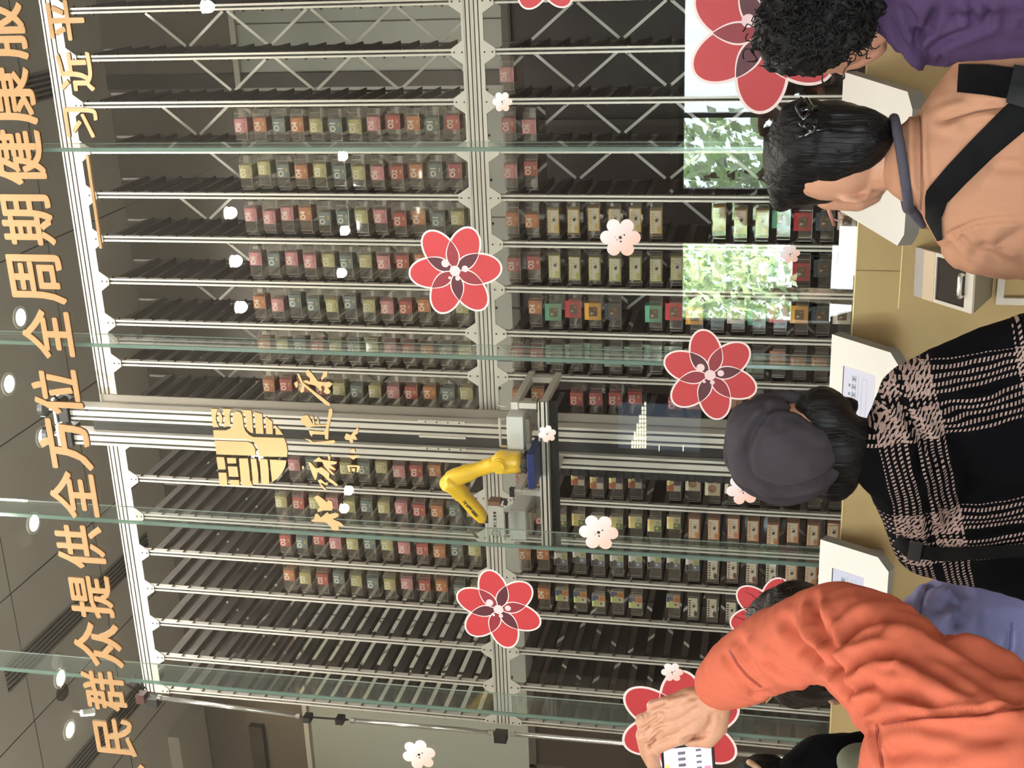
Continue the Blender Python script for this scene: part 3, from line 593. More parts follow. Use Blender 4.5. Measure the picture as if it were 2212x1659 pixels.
def limb(mbx, pts, wid, dep, n=18, sq=0.7):
    pts = [Vector(p) for p in pts]; rings = []
    for i, p in enumerate(pts):
        t = (pts[min(i+1, len(pts)-1)]-pts[max(i-1, 0)]).normalized(); v = Vector((0, 1, 0)); v = (v-t*v.dot(t)).normalized(); u = t.cross(v)
        rr = []
        for k in range(n):
            c, s_ = math.cos(2*math.pi*k/n), math.sin(2*math.pi*k/n); c = math.copysign(abs(c)**sq, c); s_ = math.copysign(abs(s_)**sq, s_); rr.append(p+u*c*wid[i]+v*s_*dep[i])
        rings.append(rr)
    vs = [p for r_ in rings for p in r_]; fs = [(i*n+k, i*n+(k+1) % n, (i+1)*n+(k+1) % n, (i+1)*n+k) for i in range(len(pts)-1) for k in range(n)]
    fs += [tuple(range(n-1, -1, -1)), tuple((len(pts)-1)*n+k for k in range(n))]; mbx.add(vs, fs)
sh, el, wr = pw(1083, 997), pw(970, 1036), pw(1044, 1120)
m = MB(); limb(m, [pw(1128, 998), pw(1118, 998), pw(1100, 999), pw(1080, 997), pw(1066, 1000)], [0.040, 0.048, 0.050, 0.052, 0.03], [0.05, 0.055, 0.06, 0.06, 0.04]); m.build('shoulder', YEL, rb, smooth=True)
m = MB(); m.tube([sh+Vector((0, -0.062, 0)), sh+Vector((0, -0.072, 0))], 0.030, 24); m.tube([sh+Vector((0, 0.05, 0)), sh+Vector((0, -0.062, 0))], 0.038, 24); m.build('shoulder_joint', YEL, rb)
m = MB(); limb(m, [sh+Vector((0, -0.02, 0)), sh.lerp(el, 0.2), sh.lerp(el, 0.5), sh.lerp(el, 0.58), sh.lerp(el, 0.9), el, el+(el-sh).normalized()*0.028], [0.036, 0.036, 0.033, 0.041, 0.042, 0.038, 0.014], [0.035, 0.035, 0.034, 0.042, 0.042, 0.04, 0.02]); m.build('upper_arm', YEL, rb, smooth=True)
m = MB(); limb(m, [el+Vector((0, -0.04, 0.012)), el.lerp(wr, 0.12), el.lerp(wr, 0.38), el.lerp(wr, 0.42), el.lerp(wr, 0.8), wr, wr+(wr-el).normalized()*0.02], [0.034, 0.042, 0.039, 0.034, 0.034, 0.028, 0.013], [0.035, 0.045, 0.042, 0.036, 0.034, 0.03, 0.015]); fa = m.build('forearm', YEL, rb, smooth=True)
# lettering on the forearm
dv = (wr-el).normalized(); uv = Vector((0, 1, 0)).cross(dv).normalized()
if uv.z < 0: uv = -uv
m = MB(); text_solid(m, 'LR Mate 200iD', 0, 0, 0.10, 0.016, lambda u, v, k: el.lerp(wr, 0.48)+dv*u+uv*(v-0.008)+Vector((0, -0.0365+0.001*k, 0)), 0.01); m.build('lettering', mat('lettering_black', (30, 28, 26), 0.6), fa)
m = MB(); m.tube([wr+Vector((0, 0, -0.005)), pw(1056, 1122)], 0.02, 14); m.build('wrist_flange', BLACK, rb)
m = MB(); c0, c1 = pw(1056.5, 1088), pw(1093, 1152); m.box(c1.x, c0.x, YA-0.03, YA-0.02, c1.z, c0.z, 0)
c2, c3 = pw(1057, 1078), pw(1082, 1088); m.box(c3.x, c2.x, YA-0.03, YA+0.03, c3.z, c2.z, 1); m.box(c3.x-0.004, c3.x, YA-0.03, YA+0.03, c3.z, c2.z, 0)
gp = m.build('gripper_plate', [mat('gripper_grey', (200, 196, 188), 0.4, 0.2), mat('gripper_rust', (128, 84, 62), 0.5)], rb)
m = MB(); u0 = pw(1076, 1133); hgt = 0.0155
for i, ch in enumerate('同仁堂健康'): text_solid(m, ch, 0, 0, 0.0125, 0.0155, lambda u, v, k: Vector((u0.x+u+0.0175*i, YA-0.0312+0.001*k, u0.z+v)), 0.015)
e0 = pw(1074, 1147); rr_ = ring(0, 0, 0.021, 28)
for k in range(28):
    a, b = rr_[k], rr_[(k+1) % 28]; m.add([(e0.x+u*s, YA-0.0312, e0.z+v*s) for s in (1.0, 0.82) for u, v in (a, b)], [(0, 1, 3, 2)])
for u in (-0.009, -0.003, 0.003, 0.009): m.add([(e0.x+u-0.001, YA-0.0312, e0.z-0.01), (e0.x+u+0.001, YA-0.0312, e0.z-0.01), (e0.x+u+0.001, YA-0.0312, e0.z+0.01), (e0.x+u-0.001, YA-0.0312, e0.z+0.01)], [(0, 1, 2, 3)])
m.build('lettering', mat('lettering_black', (30, 28, 26), 0.6), gp)
m = MB(); m.tube([pw(1088, 1086), pw(1096, 1088)], 0.012, 10); m.tube([pw(1082, 1078), pw(1096, 1080)], 0.007, 8); m.box(pw(1098, 1150).x, pw(1098, 1106).x, YA-0.02, YA-0.01, pw(1099, 1120).z, pw(1093, 1120).z); m.build('gripper_finger', BLACK, rb)
m = MB(); m.tube([el+Vector((-0.02, -0.03, 0.015)), pw(975, 1060), pw(992, 1085), pw(1002, 1115), pw(1014, 1142), pw(1030, 1160, 0.05)], 0.007, 8); m.build('cable', BLACK, rb, smooth=True)
# ================================================================ left support rod
YP = 6.05
rod = thing('support_rod', 'slim steel rod with black clamps running down the left end of the racks', 'rod', at(1090, 1585, YP))
def rp_(px, py): return at(px, py, YP)
for a, b, *fl_ in (((345, 1507), (645, 1547)), ((762, 1556), (1062, 1582)), ((1108, 1585), (1560, 1622), 1)):
    m = MB(); e_ = rp_(*b); e_ = Vector((e_.x, e_.y, 0.0)) if fl_ else e_; m.tube([rp_(*a), e_], 0.0135, 14); m.build('rod', CHROME, rod, smooth=True)
    m = MB()
    for q in ((a,) if fl_ else (a, b)): c = rp_(*q); m.tube([c+Vector((0, 0, 0.012)), c-Vector((0, 0, 0.012))], 0.017, 14)
    m.build('collar', CHROME, rod, smooth=False)
m = MB(); m.tube([rp_(655, 1548), rp_(752, 1555)], 0.006, 8)
for q, w in (((665, 1549), 0.022), ((735, 1553), 0.022), ((1082, 1588), 0.035), ((332, 1512), 0.034)): c = rp_(*q); m.box(c.x-w, c.x+w*0.6, YP-0.03, YP+0.03, c.z-w, c.z+w)
m.build('clamp', BLACK, rod)
m = MB(); c = rp_(308, 1506); m.box(c.x-0.03, c.x+0.03, YP-0.03, YP+0.03, c.z-0.025, c.z+0.03); m.build('clamp_motor', mat('clamp_dark_red', (70, 30, 30), 0.4), rod)
m = MB()
for k in range(3): m.tube([rp_(300, 1497), rp_(278-4*k, 1478), rp_(290, 1465-3*k), rp_(305, 1478), rp_(318, 1490)], 0.004, 6)
m.build('cable', BLACK, rod, smooth=True)
# ================================================================ glass wall
ZC = CZ-0.2045*YG/4.0                        # top edge of the gold counter
SEAM = [-0.1724*YG-0.806*n for n in range(-2, 6)]
for n in range(len(SEAM)-1):
    m = MB(); m.box(SEAM[n+1]+0.003, SEAM[n]-0.003, YG+0.006, YG+0.018, 0.0, CEIL-0.003); struct('window_%d' % (n+3), m, GLASS)
for n, x in enumerate(SEAM):
    if n == 0 or n == len(SEAM)-1: continue
    t = thing('glass_fin', 'tall green-edged glass fin behind the glass wall, %s from the right' % ORD[n-1], 'glass fin', (x, YG+0.02, 0), 'glass fins')
    m = MB(); m.box(x-0.006, x+0.006, YG+0.0265, YG+0.166, 0, CEIL-0.003); m.build('pane', FINGLASS, t)
    m = MB(); m.box(x-0.0075, x+0.0075, YG+0.0185, YG+0.026, 0, CEIL-0.003); m.build('front_edge', EDGE, t)
    m = MB(); m.box(x-0.0022, x+0.0022, YG+0.1665, YG+0.1685, 0, CEIL-0.003); m.build('rear_edge', mat('pale_glass_edge', (200, 208, 200), 0.3), t)
# ================================================================ gold counter
GOLD = mat('brushed_gold_panel', (176, 150, 104), 0.38, 0.35, var=0.10, bscale=5, bump=0.02)
GOLDL = mat('bright_gold_edge', (240, 218, 160), 0.3, 0.4)
ct = thing('gold_counter', 'waist-high brushed gold counter wall in front of the glass', 'counter', (-1.6, YG-0.02, 0))
js = sorted([1.2, -0.2, at(1900, 580, YG).x, -2.9, -4.2, -5.0])
for i in range(len(js)-1):
    m = MB(); m.box(js[i]+0.001, js[i+1]-0.001, YG-0.030, YG+0.004, 0, ZC-0.004); m.build('front_panel', GOLD, ct)
m = MB(); m.box(-5.0, 1.2, YG-0.0315, YG+0.004, ZC-0.0035, ZC); m.build('top_edge', GOLDL, ct)
a, b = at(1950, 505, YG-0.03), at(1943, 665, YG-0.03)
m = MB(); m.box(b.x, a.x+0.02, YG-0.036, YG-0.0305, ZC-0.95, a.z-0.003, 0); m.box(b.x, a.x+0.02, YG-0.0375, YG-0.0305, a.z-0.003, a.z, 1); m.build('raised_panel', [GOLD, GOLDL], ct)
# dispenser
dq = YG-0.036
tl, tr = at(1976, 638, dq), at(1981, 533, dq); bl = at_x(2103, 677, tl.x); br = Vector((tr.x, bl.y, bl.z))
ul = at_x(2155, 668, tl.x); ul = Vector((tl.x, dq, ul.z+(dq-ul.y)*0.0))
d = thing('dispenser_hatch', 'white framed dispenser hatch with a dark glass door, jutting from the gold counter', 'dispenser', (tl.x, dq, ul.z))
W3 = mat('white_hatch_frame', (226, 220, 208), 0.4)
def face(u, v, off=0.0):   # u 0..1 left->right, v 0..1 top->bottom on the sloping front
    p = tl+(tr-tl)*u+(bl-tl)*v; nrm = (tr-tl).cross(bl-tl).normalized()
    if nrm.y > 0: nrm = -nrm
    return p+nrm*off
m = MB(); tlb, trb = Vector((tl.x, dq, tl.z)), Vector((tr.x, dq, tr.z)); ulb, urb = Vector((tl.x, dq, ul.z)), Vector((tr.x, dq, ul.z))
m.add([tl, tr, br, bl, ulb, urb], [(0, 1, 2, 3), (3, 2, 5, 4), (0, 3, 4), (1, 5, 2), (0, 4, 5, 1)], 0); m.build('body', mat('grey_green_hatch_side', (150, 146, 128), 0.5), d)
def slab(m, u0, v0, u1, v1, o0, o1, mi=0):
    q = [(u0, v0), (u1, v0), (u1, v1), (u0, v1)]; m.add([face(u, v, o0) for u, v in q]+[face(u, v, o1) for u, v in q], [(0, 1, 2, 3), (7, 6, 5, 4), (0, 4, 5, 1), (1, 5, 6, 2), (2, 6, 7, 3), (3, 7, 4, 0)], mi)
m = MB(); slab(m, 0, 0, 1, 0.16, 0.0005, 0.006, 1); slab(m, 0, 0.165, 1, 0.355, 0.0005, 0.010, 2); slab(m, 0, 0.36, 1, 0.385, 0.0005, 0.01); slab(m, 0, 0.385, 0.07, 0.87, 0.0005, 0.01); slab(m, 0.93, 0.385, 1, 0.87, 0.0005, 0.01); slab(m, 0, 0.87, 1, 1, 0.0005, 0.01)
m.build('frame', [W3, mat('pale_grey_strip', (186, 182, 178), 0.4), mat('cream_strip', (226, 206, 176), 0.5)], d)
m = MB(); slab(m, 0.07, 0.385, 0.93, 0.87, 0.0008, 0.004); dr = m.build('glass_door', mat('smoked_glass', (44, 41, 39), 0.12, var=0.3, bscale=30), d)
m = MB()
h0, h1 = face(0.30, 0.84, 0.026), face(0.72, 0.84, 0.026); m.tube([face(0.30, 0.84, 0.004), h0, h0.lerp(h1, 0.1), h0.lerp(h1, 0.9), h1, face(0.72, 0.84, 0.004)], 0.0085, 12); m.build('handle', CHROME, dr, smooth=True)
fz = ul.z
m = MB(); fl = at(2175, 655, dq).x
m.box(fl, tr.x+0.2, dq-0.022, dq-0.0005, fz-0.036, fz-0.012); m.box(fl, fl+0.024, dq-0.022, dq-0.0005, fz-0.42, fz-0.036); m.box(fl, tr.x+0.2, dq-0.022, dq-0.0005, fz-0.444, fz-0.42)
tag(m.build('panel_frame', ALU), 'plain aluminium frame on the gold counter below the dispenser hatch', 'frame')
# kiosks
KW = (at(1822, 155, YG-0.05)-at(1807, 448, YG-0.05)); KW = abs(KW.x)
def kiosk(px, py, lab):
    P = at(px, py, YG-0.10); Q = at_x(px+128, py+40, P.x); w = KW; t = thing('order_kiosk', lab, 'kiosk', (P.x-w/2, YG-0.03, P.z-0.3), 'order kiosks on the counter')
    ex = Vector((1, 0, 0)); ev = (Q-P); L = ev.length*1.16; ev.normalize(); nn = ev.cross(ex); nn = -nn if nn.y > 0 else nn; th = 0.045; c = 0.045
    O = P+ex*(-w)
    def F(u, v, o=0.0): return O+ex*u+ev*v+nn*o
    poly = [(0, 0), (0, L-c), (c, L), (w-c, L), (w, L-c), (w, 0)]
    m = MB(); A = [F(u, v) for u, v in poly]; B = [F(u, v, -th) for u, v in poly]; n = 6
    m.add(A+B, [tuple(range(n))], 0); m.add(A+B, [tuple(range(2*n-1, n-1, -1))]+[(i, n+i, n+(i+1) % n, (i+1) % n) for i in range(n)], 1)
    m.build('slanted_top', [mat('white_kiosk_top', (236, 236, 230), 0.45), mat('grey_kiosk_side', (136, 134, 130), 0.5)], t)
    s = MB(); su0, su1, sv0, sv1 = w*0.22, w*0.78, L*0.20, L*0.66
    s.add([F(u, v, 0.0012) for u, v in ((su0, sv0), (su1, sv0), (su1, sv1), (su0, sv1))]+[F(u, v, 0.0001) for u, v in ((su0, sv0), (su1, sv0), (su1, sv1), (su0, sv1))], [(0, 1, 2, 3), (0, 4, 5, 1), (1, 5, 6, 2), (2, 6, 7, 3), (3, 7, 4, 0)], 0)
    def R(u0, v0, u1, v1, mi): s.add([F(su0+(su1-su0)*u, sv0+(sv1-sv0)*v, 0.0016) for u, v in ((u0, v0), (u1, v0), (u1, v1), (u0, v1))], [(0, 1, 2, 3)], mi)
    R(0, 0, 1, 0.03, 1)
    for i in range(5): R(0.36+i*0.125, 0.20, 0.40+i*0.125, 0.26, 2) if i < 4 else None
    for i in range(5):
        u = 0.36+i*0.115; R(u, 0.31, u+0.085, 0.335, 2); R(u+0.01, 0.36, u+0.08, 0.38, 2); R(u+0.03, 0.31, u+0.05, 0.42, 2); R(u, 0.41, u+0.09, 0.43, 2)
    R(0.34, 0.5, 0.94, 0.507, 2); R(0.3, 0.62, 0.9, 0.628, 3); R(0.3, 0.77, 0.9, 0.778, 3); R(0.3, 0.62, 0.306, 0.77, 3); R(0.9, 0.62, 0.906, 0.778, 3); R(0.04, 0.15, 0.2, 0.5, 3)
    s.build('screen', [mat('lit_kiosk_screen', (180, 182, 200), 0.3, emit=0.3), mat('screen_border', (28, 28, 40), 0.3), mat('screen_print', (104, 130, 136), 0.4), mat('screen_rule', (160, 164, 180), 0.4)], t)
    m = MB(); y1 = YG-0.0325; z0 = F(0, L, -th).z
    m.box(O.x+0.06, O.x+w-0.06, P.y-0.005, y1, z0+0.03, P.z-th-0.02); m.build('wall_bracket', mat('grey_kiosk_side', (136, 134, 130), 0.5), t)
kiosk(1822, 155, 'white slanted order kiosk between the purple and the peach jackets'); kiosk(1797, 722, 'white slanted order kiosk with its screen in view right of the grey cap'); kiosk(1772, 1165, 'white slanted order kiosk behind the raised orange sleeve')
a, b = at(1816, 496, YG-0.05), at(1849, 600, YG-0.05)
m = MB(); m.box(b.x, a.x, YG-0.02, YG+0.003, ZC+0.0005, ZC+0.058); o = m.build('white_box_glow', mat('painted_white_glow', (255, 252, 244), 0.4, emit=1.1)); bevel(o, 0.002); tag(o, 'small white box on top of the gold counter edge, its brightness added as glow', 'white box')  # white box that only catches light; its brightness is put in as glow
# ================================================================ flowers on the glass
YD = YG+0.0055
PW = mat('decal_white_rim', (246, 226, 222), 0.45); PR = mat('decal_red', (188, 55, 60), 0.5); PD = mat('decal_dark_plum', (88, 36, 46), 0.5); PM = mat('decal_mid_red', (142, 44, 54), 0.5); PP = mat('decal_pale_pink', (238, 208, 210), 0.45)
def red_flower(cx, cy, R, jx, jy, lab, par=0):
    c = at(cx, cy, YD); j = at(jx, jy, YD); r = R/ppm(cx, cy, YD); a0 = math.atan2(j.z-c.z, j.x-c.x)+math.pi/6
    m = MB()
    def ell(i, grow):
        th = a0+i*math.pi/3; a, b = r*(0.5+grow), r*(0.327+grow)
        return th, a, b
    def pe(i, grow, n=48):
        th, a, b = ell(i, grow); o = []
        for k in range(n):
            q = 2*math.pi*k/n; x, y = r*0.5+a*math.cos(q), b*math.sin(q); o.append((x*math.cos(th)-y*math.sin(th), x*math.sin(th)+y*math.cos(th)))
        return o
    def inside(p, i, grow):
        th, a, b = ell(i, grow); x = p[0]*math.cos(th)+p[1]*math.sin(th)-r*0.5; y = -p[0]*math.sin(th)+p[1]*math.cos(th); return (x/a)**2+(y/b)**2 <= 1
    def leaf(i, grow):
        th = a0+(i+0.5)*math.pi/3; o = []; r1 = r*(0.665+grow*0.8); r0_ = r*(0.04-grow); nn = 22
        for sg in (1, -1):
            for k in range(nn+1):
                t = k/nn if sg == 1 else 1-k/nn; x = r0_+(r1-r0_)*t; y = sg*(r*(0.150+grow))*math.sin(math.pi*t**0.85)**0.85
                o.append((x*math.cos(th)-y*math.sin(th), x*math.sin(th)+y*math.cos(th)))
        return o
    def put(poly, lay, mi): m.add([(c.x+u, YD-0.00035*lay, c.z+v) for u, v in poly], [tuple(range(len(poly)))], mi)
    for i in range(6): m.prism(pe(i, 0.022), lambda u, v, k: (c.x+u, YD-0.0002-0.00001*i+0.0006*k, c.z+v), 0)
    for i in range(6): put(pe(i, -0.018), 2+0.1*i, 1)
    for i in range(6):
        jn = (i+1) % 6
        for lay, g_, mi in ((3.2+0.1*i, 0.0, 0), (3.25+0.1*i, -0.024, 2 if (i+par) % 2 else 3)): put(leaf(i, g_), lay, mi)
    put(ring(0, 0, 0.115*r, 28), 6, 4)
    for dx, dy, q in ((0.16, 0.2, 0.085), (-0.15, 0.12, 0.032), (0.05, -0.22, 0.07), (-0.16, -0.05, 0.05)): put(ring(dx*r, dy*r, q*r, 20), 6.2, 4)
    o = m.build('flower_decal', [PW, PR, PD, PM, PP], off=(c.x, YD, c.z)); tag(o, lab, 'flower sticker', 'red flower stickers on the glass')
red_flower(983, 585, 103, 973, 519, 'red six-petal flower sticker above the gold counter, upper right of the emblem', 1)
red_flower(1534, 810, 103, 1510, 872, 'red six-petal flower sticker just above the grey cap')
red_flower(1077, 1316, 95, 1034, 1272, 'red six-petal flower sticker at the mid beam left of the robot', 1)
red_flower(1650, 72, 169, 1592, 165, 'largest red flower sticker, behind the curly black hair')
red_flower(1469, 1567, 136, 1380, 1557, 'red flower sticker behind the hand with the phone')
red_flower(1667, 1329, 92, 1609, 1316, 'red flower sticker mostly hidden behind hair and orange sleeve')
red_flower(1175, -72, 96, 1178, -10, 'red flower sticker cut by the right edge of the picture')
BM = bpy.data.materials.new('blossom_pink'); BM.use_nodes = True; nt = BM.node_tree; b_ = nt.nodes['Principled BSDF']; b_.inputs['Roughness'].default_value = 0.5
tc = nt.nodes.new('ShaderNodeTexCoord'); sx = nt.nodes.new('ShaderNodeSeparateXYZ'); ad = nt.nodes.new('ShaderNodeMath'); ad.operation = 'ADD'; mu = nt.nodes.new('ShaderNodeMath'); mu.operation = 'MULTIPLY'; mu.inputs[1].default_value = 0.5; rp2 = nt.nodes.new('ShaderNodeValToRGB')
nt.links.new(tc.outputs['Generated'], sx.inputs[0]); nt.links.new(sx.outputs['X'], ad.inputs[0]); nt.links.new(sx.outputs['Z'], ad.inputs[1]); nt.links.new(ad.outputs[0], mu.inputs[0]); nt.links.new(mu.outputs[0], rp2.inputs[0]); nt.links.new(rp2.outputs[0], b_.inputs['Base Color'])
rp2.color_ramp.elements[0].position = 0.25; rp2.color_ramp.elements[0].color = col(244, 196, 180); rp2.color_ramp.elements[1].position = 0.75; rp2.color_ramp.elements[1].color = col(248, 240, 242)
BDOT = mat('blossom_dots', (70, 48, 48), 0.5)
def blossom(cx, cy, R, rot, lab, Y=None):
    Yy = YD if Y is None else Y; c = at(cx, cy, Yy); r = R/ppm(cx, cy, Yy); m = MB()
    out = []
    n = 96
    for k in range(n):
        th = 2*math.pi*k/n; d6 = ((th-rot) % (math.pi/3))-math.pi/6; best = 0
        # petal circle of radius 0.33r centred at 0.64r, direction offset +-
        s = 0.66*math.sin(abs(d6)); best = 0.66*math.cos(d6)+math.sqrt(max(0.34**2-s*s, 0.0)) if s < 0.34 else 0.62
        out.append((c.x+best*r*math.cos(th), c.z+best*r*math.sin(th)))
    m.prism(out, lambda u, v, k: (u, Yy-0.0004+0.0008*k, v), 0)
    for dx, dy, q in ((0, 0, 0.085), (-0.2, -0.02, 0.05), (0.13, -0.2, 0.045), (-0.12, 0.16, 0.03), (0.02, 0.24, 0.02)): m.add([(u, Yy-0.0009, v) for u, v in ring(c.x+dx*r, c.z+dy*r, q*r, 16)], [tuple(range(16))], 1)
    o = m.build('blossom_decal', [BM, BDOT], off=(c.x, Yy, c.z)); tag(o, lab, 'flower sticker', 'pink blossom stickers on the glass')
blossom(1340, 513, 44, 0.0, 'pale pink blossom sticker over the yellow cartons'); blossom(1293, 1150, 43, 0.0, 'pale pink blossom sticker below the robot gripper')
blossom(1085, 220, 22, 0.0, 'small pink blossom sticker just below the mid beam at the right'); blossom(1182, 937, 20, 0.3, 'small pink blossom sticker on the robot carriage beam')
blossom(1707, 549, 21, 0.2, 'small pink blossom sticker left of the black hair knot'); blossom(905, 1630, 38, 0.3, 'pink blossom sticker at the far left, clear of the racks')
blossom(1605, 1058, 36, 0.2, 'pink blossom sticker peeping out below the grey cap'); blossom(1452, 1452, 24, 0.1, 'small pale pink blossom sticker overlapping a red petal above the hand', YD-0.004)
# ================================================================ gold characters on the glass
YS = YG-0.006
GS = mat('satin_gold_letter', (206, 166, 120), 0.5, 0.1); GSD = mat('gold_letter_edge', (120, 88, 48), 0.5)
ROW = [('人', 232, 318, 1648, 1735), ('民', 205, 290, 1553, 1632), ('群', 180, 270, 1450, 1535), ('众', 160, 262, 1345, 1440), ('提', 150, 242, 1242, 1335), ('供', 122, 225, 1135, 1228), ('全', 108, 208, 1018, 1120), ('方', 85, 195, 905, 1015),
       ('位', 70, 175, 798, 895), ('全', 48, 155, 668, 775), ('周', 20, 138, 550, 657), ('期', 3, 115, 420, 530), ('健', -15, 95, 280, 400), ('康', -35, 75, 145, 270), ('服', -50, 55, 5, 130)]
def sign_char(ch, x0, x1, y0, y1, lab, grp, bold=0.027):
    l = at((x0+x1)/2, y1, YS); r = at((x0+x1)/2, y0, YS); t = at(x0, (y0+y1)/2, YS); b = at(x1, (y0+y1)/2, YS)
    m = MB(); text_solid(m, ch, l.x, b.z, r.x-l.x, t.z-b.z, lambda u, v, k: (u, YS+0.011*k, v), bold, 0, 1)
    o = m.build('sign_character', [GS, GSD], off=((l.x+r.x)/2, YS, b.z)); tag(o, lab, 'sign character', grp)
for i, (ch, x0, x1, y0, y1) in enumerate(ROW):
    sign_char(ch, x0, x1, y0, y1, 'gold Chinese character, %s from left in the upper line on the glass' % ORD[i], 'gold characters of the upper line')
for i, (ch, x0, x1, y0, y1) in enumerate((('习', 140, 212, 232, 298), ('近', 125, 200, 112, 198), ('平', 103, 182, 0, 88))):
    sign_char(ch, x0, x1, y0, y1, 'gold Chinese character, %s after the long dash in the second line' % ORD[i], 'gold characters of the second line')
a, b = at(188, 335, YS), at(217, 537, YS); m = MB(); m.box(b.x, a.x, YS, YS+0.011, (a.z+b.z)/2-0.006, (a.z+b.z)/2+0.006)
tag(m.build('sign_dash', [GS]), 'long thin gold dash before the second line of characters', 'sign dash')
def outline(name, polys, ox, oy, sc, parent, mt, md, Y=YS, th=0.008):
    for poly in polys:
        pts = [at(ox+u/sc, oy+v/sc, Y) for u, v in poly]; n = len(pts); m = MB()
        A = [(p.x, Y, p.z) for p in pts]; B = [(p.x, Y+th, p.z) for p in pts]
        m.add(A+B, [tuple(range(n)), tuple(range(2*n-1, n-1, -1))], 0); m.add(A+B, [(i, n+i, n+(i+1) % n, (i+1) % n) for i in range(n)], 1)
        yield m.build(name, [mt, md], parent)
GE = mat('pale_gold_emblem', (206, 178, 128), 0.45, 0.2)
em = thing('gold_emblem', 'round-sided pale gold emblem of cut metal plates on the glass above the brush characters', 'emblem', at(535, 965, YS))
EMB = [[(200, 180), (320, 185), (290, 270), (285, 350), (310, 440), (345, 495), (235, 495)], [(400, 180), (565, 190), (535, 220), (522, 300), (530, 400), (535, 440), (500, 480), (415, 498), (430, 440), (440, 340), (425, 260)], [(345, 225), (375, 260), (400, 340), (390, 420), (375, 455), (350, 430), (330, 350), (332, 270)],
 [(240, 545), (455, 550), (530, 520), (575, 450), (575, 300), (590, 250), (640, 225), (700, 240), (740, 300), (760, 480), (790, 560), (850, 625), (930, 665), (1450, 680), (1490, 780), (1510, 900), (1500, 1005), (1020, 995), (1000, 900), (985, 810), (930, 750), (860, 710), (800, 700), (250, 680), (245, 600)],
 [(720, 200), (890, 210), (905, 330), (925, 598), (880, 590), (820, 540), (800, 480), (790, 300), (755, 240)], [(940, 235), (1075, 270), (1090, 450), (1100, 610), (970, 605), (955, 400)], [(1130, 310), (1250, 400), (1258, 615), (1145, 612)], [(1300, 460), (1380, 550), (1435, 625), (1308, 622)],
 [(265, 725), (830, 745), (910, 780), (955, 860), (970, 985), (295, 960)], [(295, 1005), (425, 1010), (440, 1100), (455, 1215), (325, 1220), (305, 1100)], [(330, 1270), (465, 1275), (485, 1490), (350, 1490)], [(475, 1020), (630, 1025), (635, 1115), (485, 1115)], [(490, 1165), (650, 1170), (675, 1345), (510, 1340)], [(520, 1395), (680, 1400), (690, 1485), (530, 1485)],
 [(680, 1030), (830, 1030), (855, 1200), (870, 1400), (920, 1500), (720, 1490)], [(880, 1035), (975, 1035), (1010, 1300), (1015, 1465), (920, 1450), (905, 1300)], [(1030, 1040), (1165, 1045), (1185, 1200), (1195, 1465), (1065, 1475)], [(1205, 1050), (1490, 1065), (1470, 1170), (1420, 1270), (1330, 1380), (1245, 1430)]]
list(outline('plate', EMB, 430, 860, 7.9, em, GE, GSD))
